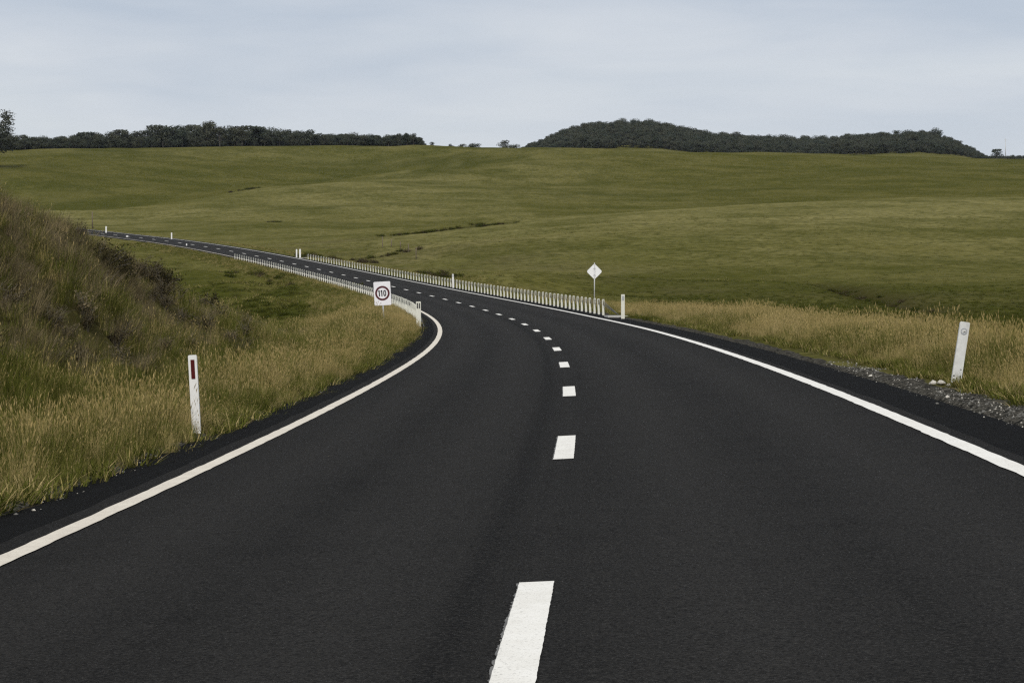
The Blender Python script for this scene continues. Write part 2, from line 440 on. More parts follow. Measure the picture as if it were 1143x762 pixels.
M['road_stone'] = simple('dark_road_stone', (.13, .125, .11), .9, 0, .4, 20)
M['bark'] = simple('tree_bark', (.08, .07, .06), .9, 0, .2, 4)


def leaf_mat():
    m, nt, b = mat('eucalypt_leaves')
    oi = N(nt, 'ShaderNodeObjectInfo'); p = geo_pos(nt)
    f = noise(nt, p, .35, 3, .6)
    c = mix(nt, ramp(nt, f, .35, .65), (.016, .024, .015), (.040, .049, .029))
    c = mix(nt, ramp(nt, oi.outputs['Random'], 0, 1, 0, .6), c, (.060, .058, .034))
    nt.links.new(c, b.inputs['Base Color']); b.inputs['Roughness'].default_value = .7; b.inputs['Specular IOR Level'].default_value = .2
    return m


M['leaf'] = leaf_mat()

# ------------------------------------------------------------------ object helpers


def tag(o, label=None, cat=None, group=None, kind=None):
    if label: o['label'] = label
    if cat: o['category'] = cat
    if group: o['group'] = group
    if kind: o['kind'] = kind
    return o


def empty(name, loc, rz=0):
    o = bpy.data.objects.new(name, None); C.objects.link(o); o.location = loc; o.rotation_euler = (0, 0, rz); o.empty_display_size = .3
    return o


def mesh_obj(name, verts, faces, m, parent=None, smooth=False, link=True):
    me = bpy.data.meshes.new(name); me.from_pydata([tuple(map(float, v)) for v in verts], [], [tuple(map(int, f)) for f in faces])
    for mm in (m if isinstance(m, list) else [m]): me.materials.append(mm)
    if smooth: me.polygons.foreach_set('use_smooth', [True] * len(me.polygons))
    o = bpy.data.objects.new(name, me)
    if link: C.objects.link(o)
    if parent: o.parent = parent
    return o


def np_mesh(name, V, Q, m, smooth=True):
    """grid mesh from arrays; Q is an (n,4) index array"""
    me = bpy.data.meshes.new(name)
    me.vertices.add(len(V)); me.vertices.foreach_set('co', np.asarray(V, np.float32).ravel())
    me.loops.add(Q.size); me.loops.foreach_set('vertex_index', np.asarray(Q, np.int32).ravel())
    me.polygons.add(len(Q)); me.polygons.foreach_set('loop_start', np.arange(0, Q.size, Q.shape[1], dtype=np.int32))
    me.materials.append(m)
    me.polygons.foreach_set('use_smooth', np.full(len(Q), smooth))
    me.update(calc_edges=True); me.validate()
    return me


class MB:
    def __init__(self): self.bm = bmesh.new()

    def box(self, x0, x1, y0, y1, z0, z1, bev=0, mi=0):
        r = bmesh.ops.create_cube(self.bm, size=1.0)
        vs = r['verts']
        for v in vs:
            v.co = Vector(((x0 + x1) / 2 + v.co.x * (x1 - x0), (y0 + y1) / 2 + v.co.y * (y1 - y0), (z0 + z1) / 2 + v.co.z * (z1 - z0)))
        fs = list({f for v in vs for f in v.link_faces})
        for f in fs: f.material_index = mi
        if bev:
            es = list({e for f in fs for e in f.edges})
            bmesh.ops.bevel(self.bm, geom=es, offset=bev, segments=2, affect='EDGES', profile=.5)
        return self

    def tube(self, pts, rad, n=6, cap=True):
        pts = [Vector(p) for p in pts]; rings = []
        rads = rad if isinstance(rad, (list, tuple)) else [rad] * len(pts)
        for i, p in enumerate(pts):
            t = (pts[min(i + 1, len(pts) - 1)] - pts[max(i - 1, 0)]).normalized()
            a = t.cross(Vector((0, 0, 1)) if abs(t.z) < .9 else Vector((1, 0, 0))).normalized(); b = t.cross(a)
            rings.append([self.bm.verts.new(p + (a * math.cos(2 * math.pi * k / n) + b * math.sin(2 * math.pi * k / n)) * rads[i]) for k in range(n)])
        for r0, r1 in zip(rings, rings[1:]):
            for k in range(n): self.bm.faces.new((r0[k], r0[(k + 1) % n], r1[(k + 1) % n], r1[k]))
        if cap:
            self.bm.faces.new(rings[0][::-1]); self.bm.faces.new(rings[-1])
        return self

    def prism(self, outline, y0, y1):
        """outline in x,z pushed from y0 to y1"""
        a = [self.bm.verts.new((x, y0, z)) for x, z in outline]; b = [self.bm.verts.new((x, y1, z)) for x, z in outline]
        n = len(a); self.bm.faces.new(a[::-1]); self.bm.faces.new(b)
        for k in range(n): self.bm.faces.new((a[k], a[(k + 1) % n], b[(k + 1) % n], b[k]))
        return self

    def ring(self, cx, cz, r0, r1, y0, y1, n=40):
        pr = []
        for r in (r0, r1):
            for y in (y0, y1):
                pr.append([self.bm.verts.new((cx + r * math.cos(2 * math.pi * k / n), y, cz + r * math.sin(2 * math.pi * k / n))) for k in range(n)])
        for A, B in ((0, 1), (1, 3), (3, 2), (2, 0)):
            for k in range(n):
                self.bm.faces.new((pr[A][k], pr[A][(k + 1) % n], pr[B][(k + 1) % n], pr[B][k]))
        return self

    def build(self, name, m, parent=None, smooth=False, link=True):
        bmesh.ops.recalc_face_normals(self.bm, faces=self.bm.faces)
        me = bpy.data.meshes.new(name); self.bm.to_mesh(me); self.bm.free()
        for mm in (m if isinstance(m, list) else [m]): me.materials.append(mm)
        if smooth: me.polygons.foreach_set('use_smooth', [True] * len(me.polygons))
        o = bpy.data.objects.new(name, me)
        if link: C.objects.link(o)
        if parent: o.parent = parent
        return o


# ------------------------------------------------------------------ ground sheet
def build_ground():
    th = np.r_[np.arange(-180, -40, 4), np.arange(-40, -17, 1), np.arange(-17, 17, .11), np.arange(17, 40, 1), np.arange(40, 180, 4)]
    th = np.radians(th)
    rr = np.r_[np.array([.4, 1.2, 2.2]), 3.0 * 1.0125 ** np.arange(0, 546)]
    T, R = np.meshgrid(th, rr)
    x = (R * np.sin(T)).ravel(); y = (R * np.cos(T)).ravel()
    z = terrain(x, y)
    n, mth_ = len(rr), len(th)
    i = np.arange(n - 1)[:, None] * mth_; j = np.arange(mth_)[None]; j2 = (j + 1) % mth_
    Q = np.stack([i + j, i + j2, i + mth_ + j2, i + mth_ + j], -1).reshape(-1, 4)
    Q = Q[:, ::-1]
    me = np_mesh('ground', np.c_[x, y, z], Q, M['ground'])
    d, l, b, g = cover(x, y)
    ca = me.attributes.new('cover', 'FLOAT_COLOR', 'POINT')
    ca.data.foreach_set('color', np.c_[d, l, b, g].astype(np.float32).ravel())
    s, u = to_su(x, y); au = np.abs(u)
    tall = sstep(4.5, 5.2, au) * np.where(u < 0, 1 - sstep(8, 11, au) * sstep(80, 95, s), 1 - sstep(9.5, 11.5, au)) * (1 - sstep(12, 25, au)) * (1 - sstep(95, 125, s))  # where the ground colour is darkened for depth under tall grass
    tall = np.maximum(tall, np.clip(1.2 * ditch(x, y)[1], 0, 1))  # ditches get the same painted darkening
    ta = me.attributes.new('ground_shade', 'FLOAT', 'POINT'); ta.data.foreach_set('value', tall.astype(np.float32))
    o = bpy.data.objects.new('ground', me); C.objects.link(o)
    if me.polygons[5000].normal.z < 0: me.flip_normals()
    tag(o, 'rolling green and straw coloured grass fields rising to a smooth ridge', None, None, 'structure')


build_ground()


# ------------------------------------------------------------------ road sheets
def strip(name, s0, s1, ds, us, m, dz, label, uj=None, drop=None):
    ss = np.r_[np.arange(s0, s1, ds), s1]
    V = []; UV = []
    nu = len(us)
    for k, u in enumerate(us):
        ua = np.full(len(ss), u, float) if not callable(u) else u(ss)
        if uj is not None and k in (0, nu - 1):
            ua = ua + uj * fbm(ss * 3.1, ss * 0 + 7.7 * k + s0, 51, 3)
        X, Y, Z = road_pt(ss, ua, dz)
        if drop: Z = Z - drop[k]
        V.append(np.c_[X, Y, Z]); UV.append(np.c_[ua, ss])
    V = np.stack(V, 1).reshape(-1, 3); UV = np.stack(UV, 1).reshape(-1, 2)
    i = np.arange(len(ss) - 1)[:, None] * nu; j = np.arange(nu - 1)[None]
    Q = np.stack([i + j, i + j + 1, i + nu + j + 1, i + nu + j], -1).reshape(-1, 4)
    me = np_mesh(name, V, Q, m)
    uvl = me.uv_layers.new(name='UVMap')
    uvl.data.foreach_set('uv', UV[Q.ravel()].astype(np.float32).ravel())
    if me.polygons[len(Q) // 2].normal.z < 0: me.flip_normals()
    o = bpy.data.objects.new(name, me); C.objects.link(o)
    tag(o, label, None, None, 'structure')
    return o


def ul(s): return -3.45 - .05 * sstep(40, 80, s)


def dzf(s): return 0


strip('road', -110, 860, 1.0, [-3.75, -3, -2, -1, 0, 1, 2, 3, 3.75], M['asphalt'], .0, 'dark grey asphalt two lane road curving left up the valley', .05)
strip('shoulder_left', -110, 860, .6, [-4.95, -4.55, -4.1, -3.6], M['shoulder'], -.005, 'black sealed shoulder beside the left edge line', .10, [.30, .03, .005, .0])
strip('shoulder_right', -110, 860, .6, [3.6, 4.1, 4.55, 5.2], M['shoulder'], -.005, 'black sealed shoulder beside the right edge line', .10, [0, .005, .03, .33])
LW = .085
strip('edge_line_left', -60, 860, .2, [lambda s: ul(s) - LW, lambda s: ul(s) + LW], M['cream_paint'], .008, 'solid cream painted line along the left edge of the road', .012)
strip('edge_line_right', -60, 860, .2, [3.5 - LW, 3.5 + LW], M['paint'], .008, 'solid white painted line along the right edge of the road', .012)


def centre_dashes():
    V = []; Q = []; UV = []
    for k in range(-4, 70):
        b = 12 * k + 12.0; a = b - 3.25
        ss = np.linspace(a, b, 81 if k < 8 else 7)
        e0 = -.092 + (.003 * fbm(ss * 17, ss * 0 + k, 61, 3) if k < 8 else 0); e1 = .092 + (.003 * fbm(ss * 17, ss * 0 + k + 40, 62, 3) if k < 8 else 0)
        X0, Y0, Z0 = road_pt(ss, e0, .008); X1, Y1, Z1 = road_pt(ss, e1, .008)
        n0 = len(V)
        for q in range(len(ss)):
            V += [(X0[q], Y0[q], Z0[q]), (X1[q], Y1[q], Z1[q])]
        for q in range(len(ss) - 1):
            Q.append((n0 + 2 * q, n0 + 2 * q + 1, n0 + 2 * q + 3, n0 + 2 * q + 2))
    V2 = []
    for q, v in enumerate(V): V2.append((v[0] - .017 + (.016 * random.random() if q % 2 == 0 else 0), v[1] - .008, v[2] - .004))
    o = mesh_obj('worn_centre_line', V2, Q, M['ghost_paint']); tag(o, 'grey ghost of older paint along the left side of the centre dashes', None, None, 'structure')
    o = mesh_obj('centre_line', V, Q, M['paint']); tag(o, 'broken white painted line down the middle of the road', None, None, 'structure')


centre_dashes()


# ------------------------------------------------------------------ grass: tuft meshes and their scatter
def tuft(kind, seed):
    r = random.Random(seed); V = []; Fc = []; MI = []

    def blade(x, y, h, w, az, lean, curl, mi, seg=3):
        dx, dy = math.cos(az), math.sin(az); n0 = len(V)
        sx, sy = -dy * w / 2, dx * w / 2
        for k in range(seg + 1):
            t = k / seg
            o = lean * h * t + curl * h * t * t
            z = h * t * (1 - .25 * min(1, abs(curl)) * t)
            ww = (1 - t ** 1.6)
            cx, cy = x + dx * o, y + dy * o
            if k == seg: V.append((cx, cy, z))
            else: V.extend([(cx - sx * ww, cy - sy * ww, z), (cx + sx * ww, cy + sy * ww, z)])
        for k in range(seg):
            a = n0 + 2 * k
            if k == seg - 1: Fc.append((a, a + 1, a + 2))
            else: Fc.append((a, a + 1, a + 3, a + 2))
            MI.append(mi)
        return (x + dx * (lean + curl) * h, y + dy * (lean + curl) * h, z, dx, dy)

    def head(t, mi):
        x, y, z, dx, dy = t
        L = r.uniform(.08, .16); W = r.uniform(.008, .015)
        for q in range(2):
            a = r.uniform(0, 3.14); sx, sy = math.cos(a) * W, math.sin(a) * W
            n0 = len(V)
            V.extend([(x, y, z - L * .35), (x + sx + dx * L * .1, y + sy + dy * L * .1, z + L * .15), (x + dx * L * .3, y + dy * L * .3, z + L * .65), (x - sx + dx * L * .1, y - sy + dy * L * .1, z + L * .15)])
            Fc.append((n0, n0 + 1, n0 + 2, n0 + 3)); MI.append(mi)

    if kind == 'mixed':
        for _ in range(74):
            a = r.uniform(0, 6.28); q = .34 * math.sqrt(r.random())
            blade(q * math.cos(a), q * math.sin(a), r.uniform(.35, .85), r.uniform(.008, .015), a + r.uniform(-1.2, 1.2), r.uniform(0, .25), r.uniform(.05, .55), 0 if r.random() < .72 else 1)
        for _ in range(4):
            a = r.uniform(0, 6.28); q = .3 * math.sqrt(r.random())
            head(blade(q * math.cos(a), q * math.sin(a), r.uniform(.7, 1.05), .009, a, r.uniform(0, .15), r.uniform(.0, .25), 1), 1)
    elif kind == 'straw':
        for _ in range(54):
            a = r.uniform(0, 6.28); q = .32 * math.sqrt(r.random())
            blade(q * math.cos(a), q * math.sin(a), r.uniform(.35, .8), r.uniform(.0075, .014), a + r.uniform(-1, 1), r.uniform(0, .3), r.uniform(.05, .6), 1 if r.random() < .78 else 0)
        for _ in range(16):
            a = r.uniform(0, 6.28); q = .34 * math.sqrt(r.random())
            head(blade(q * math.cos(a), q * math.sin(a), r.uniform(.65, 1.1), .009, a, r.uniform(0, .2), r.uniform(0, .3), 1), 1)
    elif kind == 'green':
        for _ in range(90):
            a = r.uniform(0, 6.28); q = .4 * math.sqrt(r.random())
            blade(q * math.cos(a), q * math.sin(a), r.uniform(.4, 1.0), r.uniform(.009, .017), a + r.uniform(-1, 1), r.uniform(0, .3), r.uniform(.05, .7), 0 if r.random() < .92 else 1)
    else:                                          # low turf cushion
        for _ in range(60):
            a = r.uniform(0, 6.28); q = .75 * math.sqrt(r.random())
            blade(q * math.cos(a), q * math.sin(a), r.uniform(.4, 1.0), r.uniform(.03, .055), a + r.uniform(-1.5, 1.5), r.uniform(.1, .5), r.uniform(.1, .7), 0 if r.random() < .8 else 1, 2)
    return V, Fc, MI


def tuft_set(name, kind, mats, n, seed):
    col = bpy.data.collections.new(name)           # not linked to the scene: only the scatter draws from it
    for k in range(n):
        V, Fc, MI = tuft(kind, seed + k)
        me = bpy.data.meshes.new(name); me.from_pydata(V, [], Fc)
        for m in mats: me.materials.append(m)
        me.polygons.foreach_set('material_index', MI)
        o = bpy.data.objects.new('%s_%02d' % (name, k), me); col.objects.link(o)
    return col


def scatter(name, pts, rot, scl, col, label, kind='stuff'):
    """a point mesh with a node tree that puts a random member of col on every point"""
    me = bpy.data.meshes.new(name)
    me.vertices.add(len(pts)); me.vertices.foreach_set('co', np.asarray(pts, np.float32).ravel())
    for nm, ty, key, arr in (('rot', 'FLOAT_VECTOR', 'vector', rot), ('scl', 'FLOAT_VECTOR', 'vector', scl)):
        a = me.attributes.new(nm, ty, 'POINT'); a.data.foreach_set(key, np.asarray(arr, np.float32).ravel())
    o = bpy.data.objects.new(name, me); C.objects.link(o)
    g = bpy.data.node_groups.new(name + '_nodes', 'GeometryNodeTree')
    g.interface.new_socket('Geometry', in_out='INPUT', socket_type='NodeSocketGeometry'); g.interface.new_socket('Geometry', in_out='OUTPUT', socket_type='NodeSocketGeometry')
    gi = g.nodes.new('NodeGroupInput'); go = g.nodes.new('NodeGroupOutput'); ip = g.nodes.new('GeometryNodeInstanceOnPoints')
    ci = g.nodes.new('GeometryNodeCollectionInfo'); ci.inputs['Collection'].default_value = col; ci.inputs['Separate Children'].default_value = True; ci.inputs['Reset Children'].default_value = True
    L = g.links
    L.new(gi.outputs[0], ip.inputs['Points']); L.new(ci.outputs[0], ip.inputs['Instance']); ip.inputs['Pick Instance'].default_value = True
    for nm, sock in (('rot', 'Rotation'), ('scl', 'Scale')):
        na = g.nodes.new('GeometryNodeInputNamedAttribute'); na.data_type = 'FLOAT_VECTOR'; na.inputs['Name'].default_value = nm
        if sock == 'Rotation':
            er = g.nodes.new('FunctionNodeEulerToRotation'); L.new(na.outputs[0], er.inputs[0]); L.new(er.outputs[0], ip.inputs[sock])
        else: L.new(na.outputs[0], ip.inputs[sock])
    rv = g.nodes.new('FunctionNodeRandomValue'); rv.data_type = 'INT'
    for i_, s_ in enumerate(rv.inputs):
        if s_.type == 'INT' and s_.name == 'Min': s_.default_value = 0
        if s_.type == 'INT' and s_.name == 'Max': s_.default_value = len(col.objects) - 1
    L.new([q for q in rv.outputs if q.type == 'INT' and q.enabled][0], ip.inputs['Instance Index'])
    L.new(ip.outputs[0], go.inputs[0])
    md = o.modifiers.new('scatter', 'NODES'); md.node_group = g
    tag(o, label, None, None, kind)
    return o


def grass_fields():
    n_try = 480000
    r0, r1 = 7.0, 420.0
    # density falls with distance, so tufts stay a few pixels apart in the view
    q = rng.random(n_try)
    e = .45
    r = (r0 ** e + q * (r1 ** e - r0 ** e)) ** (1 / e)
    half = 17 + 17 * (1 - sstep(28, 60, r))          # wider near the eye, so a step aside still finds grass
    th = np.radians(rng.uniform(-1, 1, n_try) * half)
    x = r * np.sin(th); y = r * np.cos(th)
    dens = n_try * e * r ** (e - 2) / (r1 ** e - r0 ** e) / np.radians(2 * half)
    s, u = to_su(x, y); au = np.abs(u)
    d, l, b, g = cover(x, y)
    n1 = fbm(x / 2.0, y / 2.0, 71, 3); nl = fbm(x / 7, y / 7, 72, 3)
    ledge = 4.50 - .22 * sstep(17, 26, s) + .2 * fbm(x * 1.3, y * 1.3, 73, 3); redge = 5.0 + .2 * fbm(x * 1.1, y * 1.1, 74, 3) - .3 * sstep(40, 80, s)
    out = np.where(u < 0, au > ledge, au > redge)
    # heights
    h = np.full(n_try, .15) + .05 * n1
    vr = np.where(u > 0, sstep(redge - .05, redge + 1.3, au) * (1 - sstep(7.6, 12.5, au + 1.5 * nl)), 0) * (1 - .75 * sstep(100, 130, s))
    h = np.where(vr > 0, h + vr * (.33 + .20 * n1 + .12 * nl), h)
    vl = np.where(u < 0, sstep(ledge - .1, ledge + .9, au), 0) * (1 - .65 * sstep(90, 115, s)) * (1 - .6 * sstep(12, 25, au)) * (1 - .7 * sstep(7.5, 10.5, au + nl) * sstep(80, 95, s))
    h = np.where(vl > 0, .2 + vl * (.30 + .18 * n1 + .14 * nl), h)
    brn = b
    bk_ = (u < 0) & (au > 6.5) & (s < 85)
    cl = fbm(x / .9, y / 1.2, 78, 3)
    h = np.where(bk_, h * np.clip(.68 + .8 * cl, .25, 1.25), h)
    zone = np.where((vr > .15) | ((vl > .1) & (au < 26) & ((s < 85) | (au < 10))), 1, 0)
    want = np.where(zone == 1, 24.0, 9.0)
    want = np.where(r > 60, want * (60 / r) ** 1.25, want) * (1 - .9 * sstep(90, 260, r) * (zone == 0))
    near = (au < 9) & (r < 40)
    want = np.where(near, 30.0, want)
    keep = out & ~(bk_ & (cl < -.28)) & (rng.random(n_try) < np.clip(want / dens, 0, 1))
    x, y, h, s, u, au, d, l, brn, r, zone, vr, n1, nlk = [a[keep] for a in (x, y, h, s, u, au, d, l, brn, r, zone, vr, n1, fbm(x / 3.5, y / 5, 79, 3))]
    z = terrain(x, y) - .02
    n = len(x)
    pick = rng.random(n)
    straw_p = np.clip(.10 + .75 * (d - .3) + .35 * n1 + .35 * nlk, .03, .95) * zone
    kindi = np.where(zone == 0, 3, np.where(pick < straw_p, 1, np.where(pick < straw_p + .38 * (1 - straw_p), 0, 2)))
    bsel = (brn > .25) & (u < 0) & (rng.random(n) < brn * .62)
    kindi = np.where(bsel, 4, kindi)
    kindi = np.where((zone == 0) & (l > .5), 5, kindi)
    wide = np.where(r > 60, (r / 60) ** .3, 1.0)
    sx = h * rng.uniform(.85, 1.25, n) * wide; sz = h * rng.uniform(.7, 1.3, n)
    sx = np.where(np.isin(kindi, (3, 5)), sx * 1.3, sx)
    rot = np.c_[rng.normal(0, .13, n), rng.normal(0, .13, n), rng.uniform(0, 6.28, n)]
    lean = np.where(bsel, rng.normal(.2, .25, n), 0)
    rot[:, 1] += lean
    rot[:, 2] = np.where(bsel, rng.normal(0, 1.3, n), rot[:, 2])
    P = np.c_[x, y, z]; S = np.c_[sx, sx, sz]
    g_ = [M['grass'], M['straw']]
    sets = [('tall_mixed_grass', tuft_set('mixed_tuft', 'mixed', g_, 7, 100), 'tall green grass with straw seed heads along the road verge'),
            ('tall_straw_grass', tuft_set('straw_tuft', 'straw', g_, 7, 200), 'tall straw coloured seeding grass along the road verge'),
            ('green_verge_grass', tuft_set('green_tuft', 'green', g_, 6, 300), 'fresh green grass growing between the drier verge grass'),
            ('field_grass', tuft_set('turf_tuft', 'turf', g_, 6, 400), 'short olive grass covering the fields beyond the verge'),
            ('brown_bank_grass', tuft_set('brown_tuft', 'green', [M['brown_grass'], M['straw']], 6, 500), 'dead brown grass hanging over the roadside cutting'),
            ('dark_field_grass', tuft_set('dark_tuft', 'turf', [M['dark_grass'], M['grass']], 6, 600), 'dark lush grass in the hollows of the fields')]
    for k, (nm, col, lab) in enumerate(sets):
        mk = kindi == k
        print('GRASS', nm, int(mk.sum()))
        scatter(nm, P[mk], rot[mk], S[mk], col, lab)


grass_fields()


def bank_weeds():
    col = bpy.data.collections.new('weed_plants')
    for k in range(7):
        r = random.Random(700 + k); mb = MB(); tips = []
        for q in range(16):
            a = r.uniform(0, 6.28); L = r.uniform(.5, 1.0); sp_ = r.uniform(.15, .6)
            e = (sp_ * L * math.cos(a), sp_ * L * math.sin(a), L * (1 - .35 * sp_)); md = (e[0] * .4, e[1] * .4, e[2] * .55)
            mb.tube([(0, 0, -.1), md, e], [.011, .008, .004], 3, False)
            for _ in range(4):
                t = r.uniform(.4, 1); b0 = [e[i] * t for i in range(3)]; a2 = r.uniform(0, 6.28); l2 = r.uniform(.1, .28)
                b1 = (b0[0] + l2 * math.cos(a2), b0[1] + l2 * math.sin(a2), b0[2] + l2 * r.uniform(.2, .9)); mb.tube([b0, b1], [.005, .003], 3, False); tips.append(b1)
            tips.append(e)
        bm = mb.bm
        n_tw = len(bm.faces)
        for _ in range(230 if k % 2 else 420):
            t = r.choice(tips); c = Vector(t) * r.uniform(.55, 1.03) + Vector((r.gauss(0, .05), r.gauss(0, .05), r.gauss(0, .05)))
            a_ = Vector((r.gauss(0, 1), r.gauss(0, 1), r.gauss(0, 1))).normalized(); b_ = a_.cross(Vector((r.gauss(0, 1), r.gauss(0, 1), r.gauss(0, 1)))).normalized()
            L = r.uniform(.025, .055); W = L * .4
            f = bm.faces.new([bm.verts.new(c - a_ * L), bm.verts.new(c + b_ * W), bm.verts.new(c + a_ * L), bm.verts.new(c - b_ * W)]); f.material_index = 1
        me = bpy.data.meshes.new('weed'); bm.to_mesh(me); bm.free()
        me.materials.append(M['twig']); me.materials.append(M['bush'] if k % 3 else M['brown_grass'])
        col.objects.link(bpy.data.objects.new('weed_%d' % k, me))
    n = 800
    s = rng.uniform(18, 82, n); u = -rng.uniform(6.8, 12.5, n)
    cl = fbm(s / 3.0, u / 1.6, 95, 3)
    kp = rng.random(n) < np.clip(.35 + 1.6 * cl, .03, 1)
    s, u = s[kp], u[kp]; x, y, _ = road_pt(s, u); n = len(s)
    sc = rng.uniform(.28, .62, n) * np.where(s > 60, .75, 1)
    scatter('bank_weeds', np.c_[x, y, terrain(x, y) - .02], np.c_[rng.normal(0, .2, n), rng.normal(0, .2, n), rng.uniform(0, 6.28, n)], np.c_[sc * 1.2, sc * 1.2, sc], col, 'dry twiggy weeds scattered over the roadside cutting')


M['bush'] = grass_mat('bush_leaves', (.050, .042, .020), (.080, .062, .032), (.10, .08, .045))
M['twig'] = grass_mat('dry_twigs', (.16, .135, .10), (.22, .19, .145), (.10, .085, .06))
bank_weeds()


def gully_scrub():
    col = bpy.data.collections.new('scrub_plants')
    for k in range(5):
        r = random.Random(1700 + k); V = []; Fc = []
        cl = [(r.gauss(0, .35), r.gauss(0, .35), r.uniform(.2, .75)) for _ in range(9)]
        for _ in range(520):
            c = r.choice(cl); q = Vector((c[0] + r.gauss(0, .17), c[1] + r.gauss(0, .17), max(.02, c[2] * r.uniform(.1, 1.1) + r.gauss(0, .08))))
            a_ = Vector((r.gauss(0, 1), r.gauss(0, 1), r.gauss(0, 1))).normalized(); b_ = a_.cross(Vector((r.gauss(0, 1), r.gauss(0, 1), r.gauss(0, 1)))).normalized()
            L = r.uniform(.05, .11); W = L * .5; n0 = len(V)
            V += [q - a_ * L, q + b_ * W, q + a_ * L, q - b_ * W]; Fc.append((n0, n0 + 1, n0 + 2, n0 + 3))
        o = mesh_obj('scrub_%d' % k, V, Fc, M['bush'] if k % 2 else M['dark_grass'], None, False, False); col.objects.link(o)
    P = []; S = []
    runs = [((438, 261, 424), (500, 255.5, 430), 130, 4, .55), ((500, 255.5, 430), (554, 250.5, 436), 150, 4, .6), ((930, 310, 240), (1010, 330, 190), 70, 1.6, .45), ((1010, 330, 190), (1080, 353, 152), 60, 1.2, .35),
            ((268, 210, 775), (284, 209, 779), 16, 3, .9), ((300, 243.5, 560), (311, 243, 560), 10, 2, .5), ((340, 281, 340), (350, 283, 335), 8, 2, .8), ((372, 283, 335), (392, 287, 320), 16, 3, .8),
            ((480, 284, 275), (505, 290, 262), 18, 3, .7), ((425, 272, 345), (445, 275, 335), 10, 3, .7), ((250, 300, 290), (345, 318, 215), 26, 5, .6)]
    for a, b, n, sp_, h in runs:
        a, b = at(*a), at(*b)
        for _ in range(n):
            t = random.random(); P.append((a[0] + (b[0] - a[0]) * t + random.gauss(0, sp_ * .5), a[1] + (b[1] - a[1]) * t + random.gauss(0, sp_ * .5)))
            q = h * random.uniform(.4, 1.15); S.append((q * 1.5, q * 1.5, q))
    P = np.array(P); z = terrain(P[:, 0], P[:, 1]); n = len(P)
    scatter('low_scrub', np.c_[P, z - .03], np.c_[np.zeros(n), np.zeros(n), rng.uniform(0, 6.28, n)], S, col, 'low dark scrub along the field gullies and hollows')


gully_scrub()


def gravel():
    col = bpy.data.collections.new('pebbles')
    for k in range(5):
        bm = bmesh.new(); bmesh.ops.create_icosphere(bm, subdivisions=1, radius=.5)
        rr_ = random.Random(k)
        for v in bm.verts: v.co *= rr_.uniform(.7, 1.15)
        me = bpy.data.meshes.new('pebble'); bm.to_mesh(me); bm.free(); me.materials.append(M['stone'] if k == 1 else M['road_stone'])
        col.objects.link(bpy.data.objects.new('pebble_%d' % k, me))
    n = 2600
    s = 14 + 27 * rng.random(n) ** 1.3; side = rng.random(n) < .72
    u = np.where(side, 4.68 + rng.normal(0, .14, n), -4.12 - np.abs(rng.normal(0, .13, n)))
    cl = fbm(s / 3, s * 0 + 5, 91, 3)
    kp = (rng.random(n) < .65 + .8 * cl)
    s, u = s[kp], u[kp]
    x, y, z = road_pt(s, u); z = np.maximum(terrain(x, y), z - .03 - .55 * np.clip(np.abs(u) - 4.65, 0, 1)) + .003
    sc = np.exp(rng.normal(-4.15, .5, len(s)))
    scatter('gravel', np.c_[x, y, z], rng.uniform(0, 6, (len(s), 3)), np.c_[sc, sc, sc * .7], col, 'loose pale gravel along the edge of the black shoulder')


gravel()


# ------------------------------------------------------------------ wire rope barriers
def barrier_post_mesh():
    b = MB()
    w = .053
    b.box(-w, w, -.025, .025, -.25, .50, .008)
    for sx in (-1, 1): b.box(sx * w - (.034 if sx > 0 else 0), sx * w + (.034 if sx < 0 else 0), -.0245, .0245, .502, .745, .005)
    b.box(-w, w, -.025, .025, .747, .785, .010)
    return b.build('post', M['cream'], None, False, False)


def barrier(s0, s1, n, u0, label, anchor_len, blocks=True):
    x, y, z = road_pt(s0, u0)
    root = empty('wire_rope_barrier', (float(x), float(y), tz(x, y)))
    tag(root, label, 'barrier')
    src = barrier_post_mesh()
    tops = []
    sl = np.linspace(s0, s1, n)
    X, Y, Z = road_pt(sl, u0); Zg = terrain(X, Y)
    Zg = np.maximum(Zg, Z - .06)
    _, _, _, h, _ = ctab(sl)
    for k in range(n):
        o = src if k == 0 else src.copy()
        C.objects.link(o); o.parent = root
        o.location = (X[k] - root.location.x, Y[k] - root.location.y, Zg[k] - root.location.z)
        o.rotation_euler = (random.gauss(0, .012), random.gauss(0, .018), -math.asin(float(h[k])) + random.gauss(0, .06))
    for hh in (.53, .59, .65, .71):
        pts = []
        for (se, ex) in ((s0 - anchor_len, 0), (s0 - .6, 1)):
            a, b_, c_ = road_pt(se, u0 + (0.25 if ex == 0 else 0))
            pts.append((float(a), float(b_), tz(a, b_) + (.05 if ex == 0 else hh - .03)))
        pts += [(X[k], Y[k], Zg[k] + hh) for k in range(n)]
        a, b_, c_ = road_pt(s1 + anchor_len, u0)
        pts.append((float(a), float(b_), tz(a, b_) + .05))
        pts = [(p[0] - root.location.x, p[1] - root.location.y, p[2] - root.location.z) for p in pts]
        MB().tube(pts, .010, 5).build('rope', M['rope'], root)
    for se in ((s0 - anchor_len - .3, s1 + anchor_len + .3) if blocks else ()):
        a, b_, c_ = road_pt(se, u0 + .1)
        k = MB().box(-.45, .45, -1.1, 1.1, -.3, .07, .02).build('anchor_block', M['concrete'], root)
        k.location = (float(a) - root.location.x, float(b_) - root.location.y, max(tz(a, b_), float(c_) - .06) - root.location.z)
        k.rotation_euler = (0, 0, -math.asin(float(ctab(se)[3])))
    return root


barrier(107.5, 326.5, 97, 4.35, 'long row of white slotted posts with wire ropes along the right edge of the road', 5)
barrier(102.5, 339, 98, -4.35, 'long row of white slotted posts with wire ropes along the left edge of the road', 3, False)


